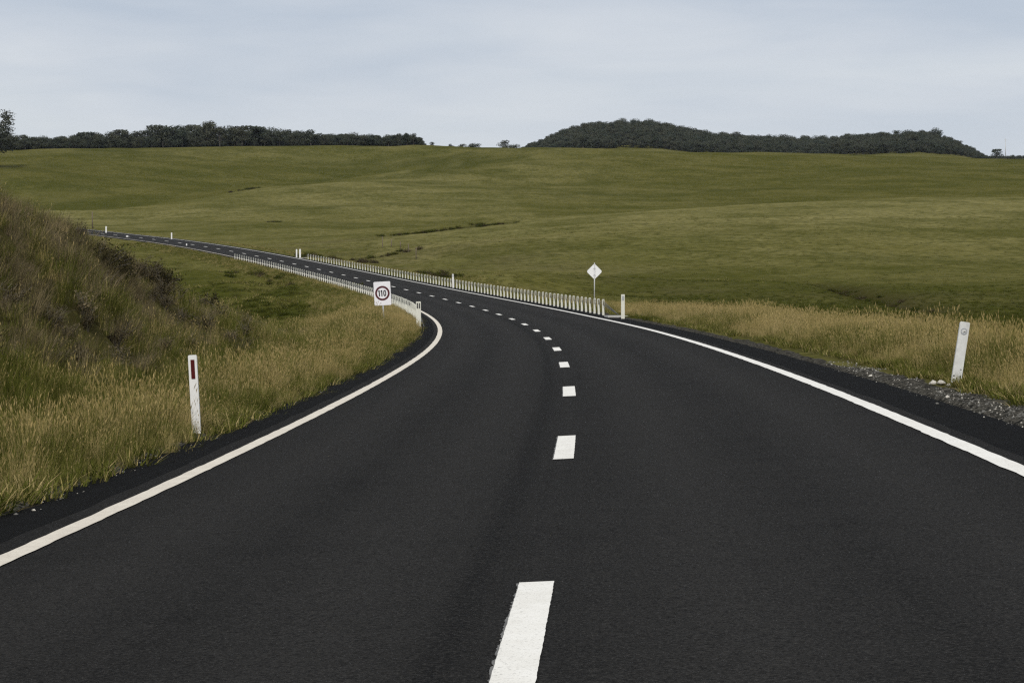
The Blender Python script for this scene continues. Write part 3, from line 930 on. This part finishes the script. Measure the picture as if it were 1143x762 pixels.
# ------------------------------------------------------------------ guide posts
def guide_post(px, pyb, pxt, pyt, d, w, label, face, m=None, group='roadside guide posts', mark=None):
    x, _, zt = at(pxt, pyt, d)
    xb = (px - CX) * d / F
    zb = tz(xb, d)
    hh = zt - zb
    root = empty('guide_post', (xb, d, zb))
    tag(root, label, 'guide post', group)
    tilt = math.atan2(x - xb, hh)
    root.rotation_euler = (0, tilt, 0)
    m = m or M['white']
    hw = w / 2
    b = MB()
    out = [(-hw, -.25), (hw, -.25), (hw, hh - .012), (hw - .012, hh), (-hw + .012, hh), (-hw, hh - .012)]
    b.prism(out, -.012, .014)
    # rolled side flanges of the plastic blade
    for sx in (-1, 1): b.box(sx * (hw - .006) - .006, sx * (hw - .006) + .006, .0145, .040, -.25, hh - .02, .003)
    b.build('post', m, root)
    if face == 'red':
        MB().box(-.024, .024, -.019, -.0125, hh - .29, hh - .055, .002).build('reflector', M['red'], root)
    elif face == 'ring':
        MB().ring(0, hh - .125, .030, .044, -.018, -.0125, 28).build('reflector', M['grey_lens'], root)
        k = MB(); k.prism([(.029 * math.cos(6.283 * q / 24), hh - .125 + .029 * math.sin(6.283 * q / 24)) for q in range(24)], -.016, -.0125)
        k.build('reflector_disc', M['white_old'], root)
        k = MB(); k.box(-.003, .003, -.0195, -.0165, hh - .15, hh - .125); k.box(.004, .022, -.0195, -.0165, hh - .135, hh - .128); k.build('reflector_screw', M['dark'], root)
    elif face == 'slots':
        for sx in (-1, 1):
            MB().box(sx * hw * .42 - hw * .26, sx * hw * .42 + hw * .26, -.019, -.0125, hh - .30, hh - .06, .002).build('slot', M['dark'], root)
    elif face == 'grey':
        MB().box(-hw * .55, hw * .55, -.019, -.0125, hh - .26, hh - .06, .002).build('reflector', M['grey_lens'], root)
    elif face == 'tag':
        MB().box(-.22, .22, -.03, -.0125, hh - .26, hh - .02, .004).build('marker_plate', M['white'], root)
    if mark:                                       # scuffs near the foot
        k = MB()
        for q in range(9):
            a = random.uniform(-hw * .7, hw * .7); zz = random.uniform(.02, .22); ww = random.uniform(.004, .012)
            k.box(a - ww, a + ww, -.0145, -.0125, zz, zz + random.uniform(.008, .03))
        k.build('scuff_mark', M['dark'], root)
    return root


guide_post(219, 482, 214.5, 396, 28.0, .105, 'white guide post with dark red reflector in the left verge grass', 'red')
guide_post(1067, 434, 1077.5, 358.5, 30.6, .13, 'leaning white guide post with round grey reflector beside the gravel on the right', 'ring', M['white_old'], mark=True)
guide_post(695.3, 353, 695.3, 328.5, 98.5, .155, 'white guide post just in front of the near end of the right barrier', 'grey', M['cream'])
guide_post(467.3, 361, 467.0, 336.5, 99.5, .21, 'wide white post with two dark slots at the near end of the left barrier', 'slots', M['cream'])
guide_post(506, 321, 505.5, 305.8, 203, .15, 'tall white guide post standing in the middle of the right barrier row', 'grey')
guide_post(331.2, 286, 331.2, 278.2, 333, .2, 'left one of two white posts past far end of right barrier', 'none')
guide_post(335, 287, 335, 278.0, 330, .24, 'right one of two white posts past far end of right barrier', 'none')
guide_post(208.5, 278, 208.5, 272, 397, .2, 'small white guide post past the far end of the left barrier', 'none')
guide_post(191.8, 265.5, 191.8, 259.8, 433, .24, 'small white guide post across the road from the far left guide post', 'none')
guide_post(142.3, 267, 142.3, 263, 452, .2, 'tiny white guide post with a wide top plate at the far left road edge', 'tag')
guide_post(118.8, 257, 118.8, 252.7, 483, .3, 'farthest white guide post on the right road edge before the cutting hides it', 'none')


def timber_post(px, pyt, d, w, label, group=None, name='fence_post', cat='fence post'):
    x, _, zt = at(px, pyt, d); zb = tz(x, d); hh = zt - zb
    b = MB(); b.tube([(0, 0, -.4), (0, 0, hh * .5), (random.uniform(-.03, .03), 0, hh)], [w / 2, w / 2 * .96, w / 2 * .85], 8)
    o = b.build(name, M['wood'], None, True); o.location = (x, d, zb); tag(o, label, cat, group)
    return o


timber_post(103.5, 236.5, 520, .25, 'thin brown timber post standing in the field past the far end of the road', None, 'timber_post', 'timber post')
for q, (px_, pt_, d_) in enumerate(((427, 264, 372), (437, 267, 362), (447, 269.5, 350), (456, 272, 338), (464.5, 276, 322))):
    timber_post(px_, pt_, d_, .13, 'thin grey timber post of the old field fence above the right barrier', 'old field fence posts')


# ------------------------------------------------------------------ signs
def speed_sign():
    d = 86.0
    x, _, zt = at(429, 314.2, d); _, _, zb = at(429, 340.6, d)
    w = .63; hh = zt - zb; g = tz(x, d)
    root = empty('speed_sign', (x, d, g)); root.rotation_euler = (0, math.radians(-3.2), math.radians(5))
    tag(root, 'white rectangular speed sign reading 110 in a dark red ring above the grass', 'road sign')
    zc = (zt + zb) / 2 - g
    r = .04; out = []
    for cx, cz, a0 in ((w / 2 - r, zc + hh / 2 - r, 0), (-w / 2 + r, zc + hh / 2 - r, 90), (-w / 2 + r, zc - hh / 2 + r, 180), (w / 2 - r, zc - hh / 2 + r, 270)):
        for k in range(5):
            a = math.radians(a0 + k * 22.5); out.append((cx + r * math.cos(a), cz + r * math.sin(a)))
    MB().prism(out, -.004, .004).build('panel', M['signwhite'], root)
    MB().ring(0, zc + .01, .203, .272, -.0105, -.0065, 64).build('ring', M['signred'], root)
    # digits drawn as solid strokes
    k = MB(); zm = zc + .01; dh = .115
    for cx in (-.115, -.022):
        k.box(cx - .021, cx + .021, -.0105, -.0065, zm - dh, zm + dh)
        k.prism([(cx - .0215, zm + dh), (cx - .0215, zm + dh - .045), (cx - .045, zm + dh - .065), (cx - .045, zm + dh - .03)], -.0104, -.0066)
    out_o, out_i = [], []
    n = 36; c0 = .088
    for a in range(n):
        t = 2 * math.pi * a / n
        ex = lambda v: math.copysign(abs(v) ** .75, v)
        out_o.append((c0 + .055 * ex(math.cos(t)), zm + dh * ex(math.sin(t)))); out_i.append((c0 + .018 * ex(math.cos(t)), zm + (dh - .040) * ex(math.sin(t))))
    bm = k.bm
    lay = [[bm.verts.new((p[0], yy, p[1])) for p in ring] for ring in (out_o, out_i) for yy in (-.0105, -.0065)]
    for A, B in ((0, 1), (1, 3), (3, 2), (2, 0)):
        for q in range(n): bm.faces.new((lay[A][q], lay[A][(q + 1) % n], lay[B][(q + 1) % n], lay[B][q]))
    k.build('numeral', M['black'], root)
    MB().tube([(0, .035, -.5), (0, .035, zc + hh / 2 - .06)], .03, 10).build('pole', M['steel'], root, True)
    for dz in (-.2, .2): MB().box(-.06, .06, .0045, .066, zc + dz - .018, zc + dz + .018, .004).build('bracket', M['steel'], root)


speed_sign()


def diamond_sign():
    d = 135.0
    x, _, zc = at(663.5, 303.0, d); g = tz(x, d)
    root = empty('warning_sign', (x, d, g)); tag(root, 'diamond shaped sign seen from its pale bare back on a pole behind the right barrier', 'road sign')
    root.rotation_euler = (0, 0, math.radians(4))
    zc -= g; r = .47; k = .05
    out = [(k, zc + r - k), (-k, zc + r - k), (-r + k, zc + k), (-r + k, zc - k), (-k, zc - r + k), (k, zc - r + k), (r - k, zc - k), (r - k, zc + k)]
    MB().prism(out, .030, .036).build('panel', M['alu'], root)
    yl = simple('yellow_sign_face', (.55, .36, .02), .4)
    MB().prism([(a * .985, zc + (b_ - zc) * .985) for a, b_ in out], .0365, .039).build('face', yl, root)
    MB().tube([(0, -.005, -.5), (0, -.005, zc + r + .04)], .032, 10).build('pole', M['steel'], root, True)
    for dz in (-.2, .2): MB().box(-.05, .05, -.042, .0295, zc + dz - .018, zc + dz + .018, .004).build('bracket', M['steel'], root)


diamond_sign()


# stones by the right guide post
for q, (px_, d_, sz, lab) in enumerate(((1041, 30.9, .06, 'small white stone on the gravel, farther from the leaning guide post'),
                                        (1051, 30.7, .07, 'larger white stone on the gravel next to the leaning guide post'),
                                        (1060, 30.3, .035, 'tiny white stone at the foot of the leaning guide post'))):
    bm = bmesh.new(); bmesh.ops.create_icosphere(bm, subdivisions=2, radius=sz)
    rr_ = random.Random(40 + q)
    off = [Vector((rr_.uniform(-1, 1), rr_.uniform(-1, 1), rr_.uniform(-1, 1))).normalized() for _ in range(9)]
    for v in bm.verts:
        nn = v.co.normalized()
        for o_ in off:
            dd = nn.dot(o_)
            if dd > .62: v.co -= nn * sz * (dd - .62) * .8
        v.co.z *= .7
    me = bpy.data.meshes.new('stone'); bm.to_mesh(me); bm.free(); me.materials.append(M['stone'])
    o = bpy.data.objects.new('stone', me); C.objects.link(o)
    x_ = (px_ - CX) * d_ / F; o.location = (x_, d_, tz(x_, d_) + sz * .35 + .01); o.rotation_euler = (0, 0, q * 1.3)
    tag(o, lab, 'stone', 'stones beside the right guide post')


# ------------------------------------------------------------------ bushes on the cutting
def bush(px, d, w, h, label, seed):
    r = random.Random(seed)
    x = (px - CX) * d / F; g = tz(x, d)
    root = empty('dry_bush', (x, d, g)); tag(root, label, 'bush', 'bushes on the roadside cutting')
    tw = MB()
    tips = []
    for k in range(26):
        a = r.uniform(0, 6.28); rr_ = w / 2 * math.sqrt(r.random()); t = (rr_ * math.cos(a), rr_ * math.sin(a), h * r.uniform(.45, 1) * (1 - .5 * (2 * rr_ / w) ** 2))
        md = (t[0] * .45 + r.uniform(-.05, .05), t[1] * .45, t[2] * .6)
        tw.tube([(t[0] * .1, t[1] * .1, -.15), md, t], [.014, .009, .004], 4); tips.append(t); tips.append(md)
    tw.build('twigs', M['bark'], root)
    V = []; Fc = []
    for k in range(1500):
        t = r.choice(tips); q = r.uniform(.6, 1.05)
        c = Vector((t[0] * q + r.gauss(0, w * .07), t[1] * q + r.gauss(0, w * .07), max(.0, t[2] * q + r.gauss(0, h * .09))))
        a = Vector((r.gauss(0, 1), r.gauss(0, 1), r.gauss(0, 1))).normalized(); b = a.cross(Vector((r.gauss(0, 1), r.gauss(0, 1), r.gauss(0, 1)))).normalized()
        L = r.uniform(.025, .05); W = L * .35; n0 = len(V)
        V += [c - a * L, c + b * W, c + a * L, c - b * W]; Fc.append((n0, n0 + 1, n0 + 2, n0 + 3))
    mesh_obj('foliage', V, Fc, M['bush'], root)


M['bush'] = grass_mat('bush_leaves', (.038, .036, .016), (.06, .05, .024), (.045, .035, .02))
bush(112, 45, 1.3, .75, 'dark brown bush near the top of the cutting on the left', 1)
bush(131, 46, .9, .6, 'small dark bush beside the larger one at the top of the cutting', 2)
bush(178, 50, 1.0, .55, 'low dark bush halfway along the grassy cutting edge', 3)
bush(232, 58, .8, .75, 'round dark bush at the low far end of the cutting', 4)


# ------------------------------------------------------------------ trees
def tree_mesh(seed, h, spread, loose=False):
    r = random.Random(seed)
    tw = MB()
    trunk_h = h * r.uniform(.28, .42)
    tw.tube([(0, 0, -1), (r.uniform(-.2, .2), 0, trunk_h * .6), (r.uniform(-.4, .4), r.uniform(-.3, .3), trunk_h), (r.uniform(-.8, .8), r.uniform(-.5, .5), h * .75)], [.35, .28, .22, .08], 7)
    cl = []
    nC = r.randint(9, 13)
    for k in range(nC):
        a = r.uniform(0, 6.28); q = spread * math.sqrt(r.random()) * .8; zz = r.uniform(trunk_h * (.75 if not loose else 1.0), h * .9)
        q *= 1 - .45 * max(0, (zz - .6 * h) / (.4 * h))
        c = (q * math.cos(a), q * math.sin(a), zz); cl.append((c, r.uniform(.16, .28) * h * (.75 if loose else 1)))
        tw.tube([(0, 0, trunk_h * r.uniform(.6, 1)), (c[0] * .5, c[1] * .5, (trunk_h + zz) / 2), c], [.12, .08, .03], 4)
    V = []; Fc = []
    for c, rad in cl:
        m = int(150 if not loose else 90)
        for _ in range(m):
            v = Vector((r.gauss(0, 1), r.gauss(0, 1), r.gauss(0, 1))).normalized() * rad * r.uniform(.55, 1.08)
            v.z *= .7
            p = Vector(c) + v
            if p.z < h * .1: p.z = h * .1 + r.random() * .5
            n = (v.normalized() + Vector((r.gauss(0, .5), r.gauss(0, .5), r.gauss(0, .5) + .3))).normalized()
            a = n.cross(Vector((r.gauss(0, 1), r.gauss(0, 1), r.gauss(0, 1)))).normalized(); b = n.cross(a)
            L = r.uniform(.2, .42); W = L * r.uniform(.5, .9); n0 = len(V)
            V += [p - a * L, p + b * W, p + a * L * .9, p - b * W]; Fc.append((n0, n0 + 1, n0 + 2, n0 + 3))
    tr = tw.build('trunk', M['bark'], None, True, False)
    cr = mesh_obj('crown', V, Fc, M['leaf'], None, False, False)
    return tr.data, cr.data


def open_tree(seed, h, spread):
    # a thin-crowned gum: many small leaf bunches at the ends of forking limbs
    r = random.Random(seed); tw = MB(); V = []; Fc = []
    tw.tube([(0, 0, -1), (.3, 0, h * .3), (.1, .2, h * .55), (.5, 0, h * .9)], [.45, .34, .24, .06], 7)
    for k in range(30):
        a = r.uniform(0, 6.28); z0 = h * r.uniform(.25, .8); L = spread * r.uniform(.5, 1) * (1 - .5 * max(0, z0 / h - .5))
        e = (L * math.cos(a), L * math.sin(a), min(h, z0 + L * r.uniform(.3, .9)))
        tw.tube([(0.1, 0, z0), (e[0] * .5, e[1] * .5, z0 + (e[2] - z0) * .35), e], [.13, .09, .03], 5)
        for j in range(4):
            c = Vector(e) * (1 - .12 * j) + Vector((r.gauss(0, .7), r.gauss(0, .7), r.gauss(0, .5))); rad = r.uniform(.5, 1.2)
            for _ in range(75):
                p = c + Vector((r.gauss(0, rad * .55), r.gauss(0, rad * .55), r.gauss(0, rad * .38)))
                a_ = Vector((r.gauss(0, 1), r.gauss(0, 1), r.gauss(0, 1))).normalized(); b_ = a_.cross(Vector((r.gauss(0, 1), r.gauss(0, 1), r.gauss(0, 1)))).normalized()
                L2 = r.uniform(.12, .28); W = L2 * .6; n0 = len(V)
                V += [p - a_ * L2, p + b_ * W, p + a_ * L2, p - b_ * W]; Fc.append((n0, n0 + 1, n0 + 2, n0 + 3))
    return tw.build('trunk', M['bark'], None, True, False).data, mesh_obj('crown', V, Fc, M['leaf'], None, False, False).data


TREES = [tree_mesh(900 + k, 9 + (k % 4), 3.4 + .5 * (k % 3), k in (3,)) for k in range(8)]


TREES.append(open_tree(77, 15, 6.5))


def tree(px, d, hpx, label, group='trees along the far ridge', var=None, base=None, wid=1.0):
    """hpx: row of the treetop in the photo"""
    x, _, zt = at(px, hpx, d); g = tz(x, d) if base is None else base
    tm, cm = TREES[var if var is not None else random.randrange(8)]
    top = max(v.co.z for v in cm.vertices)
    sc = max(.15, (zt - g) / top)
    root = empty('tree', (x, d, g - .3), random.uniform(0, 6.28)); root.scale = (sc * wid, sc * wid, sc)
    tag(root, label, 'tree', group)
    for nm, me in (('trunk', tm), ('crown', cm)):
        o = bpy.data.objects.new(nm, me); C.objects.link(o); o.parent = root
    return root


# left ridge: the skyline of the wood read off the photograph
SKY_L = [(-20, 149), (0, 149), (15, 150), (35, 151), (48, 155), (70, 152), (85, 149), (105, 146), (130, 146), (150, 145), (165, 143), (172, 140), (190, 141), (210, 141), (225, 138),
         (232, 135), (240, 139), (262, 141), (285, 141), (305, 143), (318, 146), (332, 144), (350, 147), (370, 148), (385, 149), (400, 151), (425, 151), (440, 152), (462, 155), (484, 159.5)]
sx_ = [a for a, b in SKY_L]; sy_ = [b for a, b in SKY_L]
def crest_d(px):
    d = np.arange(950, 1240, 6.0); x = (px - CX) * d / F
    return float(d[(HY + (H - terrain(x, d)) * F / d).argmin()])


xx = -16.0
kk = 0
while xx < 484:
    top = float(np.interp(xx, sx_, sy_)) + random.uniform(-2.2, 2.2)
    dd = crest_d(xx) + random.uniform(4, 45)
    if abs(xx - 232) < 4:
        tree(232, crest_d(232) + 8, 134.0, 'tallest tree breaking the skyline of the left ridge', var=1, wid=.9)
    else:
        tree(xx, dd, top, 'dark bushy tree in the unbroken row along the left ridge', wid=random.uniform(1.1, 1.5))
    xx += random.uniform(5.5, 8.5); kk += 1
print('ridge trees', kk)
tree(-9, 930, 123.5, 'loose open tree at the far left edge standing above the ridge', group=None, var=8, wid=1.3)
tree(503.5, crest_d(503.5) + 55, 160.3, 'smallest of the tiny trees in the gap of the skyline', group='lone trees in the skyline gap', wid=1.2)
tree(516, crest_d(516) + 55, 160.0, 'second tiny tree from the left in the skyline gap', group='lone trees in the skyline gap', wid=1.3)
tree(528, crest_d(528) + 55, 159.2, 'left tree of the touching pair in the skyline gap', group='lone trees in the skyline gap', wid=1.4)
tree(534.5, crest_d(534.5) + 55, 159.6, 'right tree of the touching pair in the skyline gap', group='lone trees in the skyline gap', wid=1.4)
tree(562.5, crest_d(562.5) + 55, 155.6, 'round lone tree at the right end of the skyline gap', group='lone trees in the skyline gap', wid=1.25)
tree(574, crest_d(574) + 55, 160.2, 'low tree between the gap and the wooded hill', group='lone trees in the skyline gap', wid=1.5)
tree(1112, crest_d(1112) + 6, 165.5, 'small lone tree right of the wooded hill beside the mast', group=None, wid=1.2)


def woods():
    col = bpy.data.collections.new('wood_trees')
    for k, (tm, cm) in enumerate(TREES[:8]):
        me = cm.copy(); bm = bmesh.new(); bm.from_mesh(me)
        nb = bmesh.new(); nb.from_mesh(tm)
        for f in bm.faces: f.material_index = 0
        off = len(bm.verts); bm.to_mesh(me)
        tmp = bpy.data.meshes.new('tmp'); nb.to_mesh(tmp); bm.from_mesh(tmp)
        bm.faces.ensure_lookup_table()
        for f in bm.faces[len(cm.polygons):]: f.material_index = 1
        bm.to_mesh(me); bm.free(); nb.free(); bpy.data.meshes.remove(tmp)
        if len(me.materials) < 2: me.materials.append(M['bark'])
        col.objects.link(bpy.data.objects.new('wood_tree_%d' % k, me))
    n = 9000
    d = rng.uniform(1500, 2050, n); px = rng.uniform(570, 1160, n)
    px2 = np.where(rng.random(n) < .18, rng.uniform(-40, 470, n), px)
    isl = px2 < 500
    cd = np.interp(px2, np.arange(-60, 520, 20), [crest_d(q) for q in range(-60, 520, 20)])
    d = np.where(isl, cd + rng.uniform(8, 70, n), d)
    x = (px2 - CX) * d / F
    z = terrain(x, d)
    row = HY + (H - z) * F / d
    # the wood covers the hill: its edge follows the hill's foot
    ok = np.where(isl, True, row < np.interp(px2, [560, 580, 640, 700, 780, 900, 1000, 1060, 1100, 1115, 1160], [172, 176, 190, 190, 190, 190, 190, 190, 190, 190, 190]))
    x, d, z, isl = x[ok], d[ok], z[ok], isl[ok]
    n = len(x)
    sc = rng.uniform(.5, .85, n) * np.where(rng.random(n) < .05, 1.18, 1); sc = np.where(isl, rng.uniform(.35, .6, n), sc)
    pxx = CX + F * x / d
    sc = sc * np.where(isl, 1, (.3 + .7 * sstep(568, 640, pxx)) * (1 - .6 * sstep(1040, 1100, pxx)))
    scatter('forest', np.c_[x, d, z - .4], np.c_[np.zeros(n), np.zeros(n), rng.uniform(0, 6.28, n)], np.c_[sc * 1.15, sc * 1.15, sc * rng.uniform(.8, 1.2, n)], col,
            'dark eucalypt forest covering the far hills behind the fields')
    print('WOODS', n)


woods()

# mast beside the lone tree
xm, dm, zm_ = at(1121.5, 155, 1600)
gm = tz(xm, dm)
root = empty('radio_mast', (xm, dm, gm)); tag(root, 'thin grey mast on the skyline at the right beside a lone tree', 'mast')
MB().tube([(0, 0, -1), (0, 0, zm_ - gm)], [.30, .16], 8).build('pole', M['steel'], root, True)
MB().tube([(-.9, 0, (zm_ - gm) * .93), (.9, 0, (zm_ - gm) * .93)], .12, 6).build('crossarm', M['steel'], root)

# ------------------------------------------------------------------ air
_gz = np.array([v.co.z for v in bpy.data.objects['ground'].data.vertices])
print('GROUND Z', _gz.min(), _gz.max())
hb = MB().box(-2700, 2700, -2700, 2700, float(_gz.min()) - 1, max(150.0, float(_gz.max()) + 15)).build('haze', None)
hb.data.materials.clear()
hm = bpy.data.materials.new('thin_haze'); hm.use_nodes = True; hm.node_tree.nodes.clear()
ho = hm.node_tree.nodes.new('ShaderNodeOutputMaterial'); hv = hm.node_tree.nodes.new('ShaderNodeVolumePrincipled')
hv.inputs['Density'].default_value = .00002; hv.inputs['Color'].default_value = (.80, .88, 1, 1)
hm.node_tree.links.new(hv.outputs[0], ho.inputs['Volume']); hb.data.materials.append(hm)
tag(hb, 'thin pale air haze over the far hills', None, None, 'stuff')

# ------------------------------------------------------------------ light, sky, camera
SUN_EL, SUN_AZ = math.radians(46), math.radians(188)      # azimuth clockwise from straight ahead
w = bpy.data.worlds.new('World'); SC.world = w; w.use_nodes = True
nt = w.node_tree; nt.nodes.clear()
wo = nt.nodes.new('ShaderNodeOutputWorld'); bg = nt.nodes.new('ShaderNodeBackground'); nt.links.new(bg.outputs[0], wo.inputs[0]); bg.inputs[1].default_value = .1
sky = nt.nodes.new('ShaderNodeTexSky'); sky.sky_type = 'NISHITA'; sky.sun_disc = False; sky.sun_elevation = SUN_EL; sky.sun_rotation = SUN_AZ
sky.air_density = 1.0; sky.dust_density = 1.5
tc = nt.nodes.new('ShaderNodeTexCoord')
sp = nt.nodes.new('ShaderNodeSeparateXYZ'); nt.links.new(tc.outputs['Generated'], sp.inputs[0])
zc = mth(nt, 'ADD', mth(nt, 'MAXIMUM', sp.outputs[2], 0.0), .10)
cb = nt.nodes.new('ShaderNodeCombineXYZ')
nt.links.new(mth(nt, 'DIVIDE', sp.outputs[0], zc), cb.inputs[0]); nt.links.new(mth(nt, 'DIVIDE', sp.outputs[1], zc), cb.inputs[1])
f1 = noise(nt, cb.outputs[0], .55, 4, .5, .6); f2 = noise(nt, cb.outputs[0], 1.7, 5, .55, .5)
cf = mth(nt, 'ADD', mth(nt, 'MULTIPLY', f1, .7), mth(nt, 'MULTIPLY', f2, .3))
cc = mix(nt, ramp(nt, cf, .41, .60), (5.1, 5.75, 6.7), (6.75, 7.1, 7.65))
cc = mix(nt, ramp(nt, sp.outputs[2], .03, .12, .65, 0), cc, (7.0, 7.35, 7.75))
cl_ = mix(nt, ramp(nt, f1, .50, .72, .93, .80), sky.outputs[0], cc)
nt.links.new(cl_, bg.inputs[0])

sd = bpy.data.lights.new('sun', 'SUN'); sd.energy = 2.8; sd.angle = math.radians(6); sd.color = (1, .96, .9)
so = bpy.data.objects.new('sun', sd); C.objects.link(so)
dirv = Vector((math.sin(SUN_AZ) * math.cos(SUN_EL), math.cos(SUN_AZ) * math.cos(SUN_EL), math.sin(SUN_EL)))
so.rotation_euler = dirv.to_track_quat('Z', 'Y').to_euler(); so.location = dirv * 50

cam = bpy.data.cameras.new('camera'); co = bpy.data.objects.new('camera', cam); C.objects.link(co)
cam.sensor_width = 36; cam.lens = F / 1143 * 36; cam.clip_start = .1; cam.clip_end = 9000
co.location = (0, 0, H); co.rotation_euler = (math.radians(90) - math.atan(56 / F), 0, 0)
SC.camera = co
vs = SC.view_settings; vs.view_transform = 'Standard'; vs.look = 'None'; vs.exposure = 0; vs.gamma = 1; vs.use_curve_mapping = False
SC.cycles.use_denoising = False; SC.cycles.pixel_filter_type = 'BLACKMAN_HARRIS'; SC.cycles.filter_width = 1.3; SC.cycles.max_bounces = 5; SC.cycles.transparent_max_bounces = 4
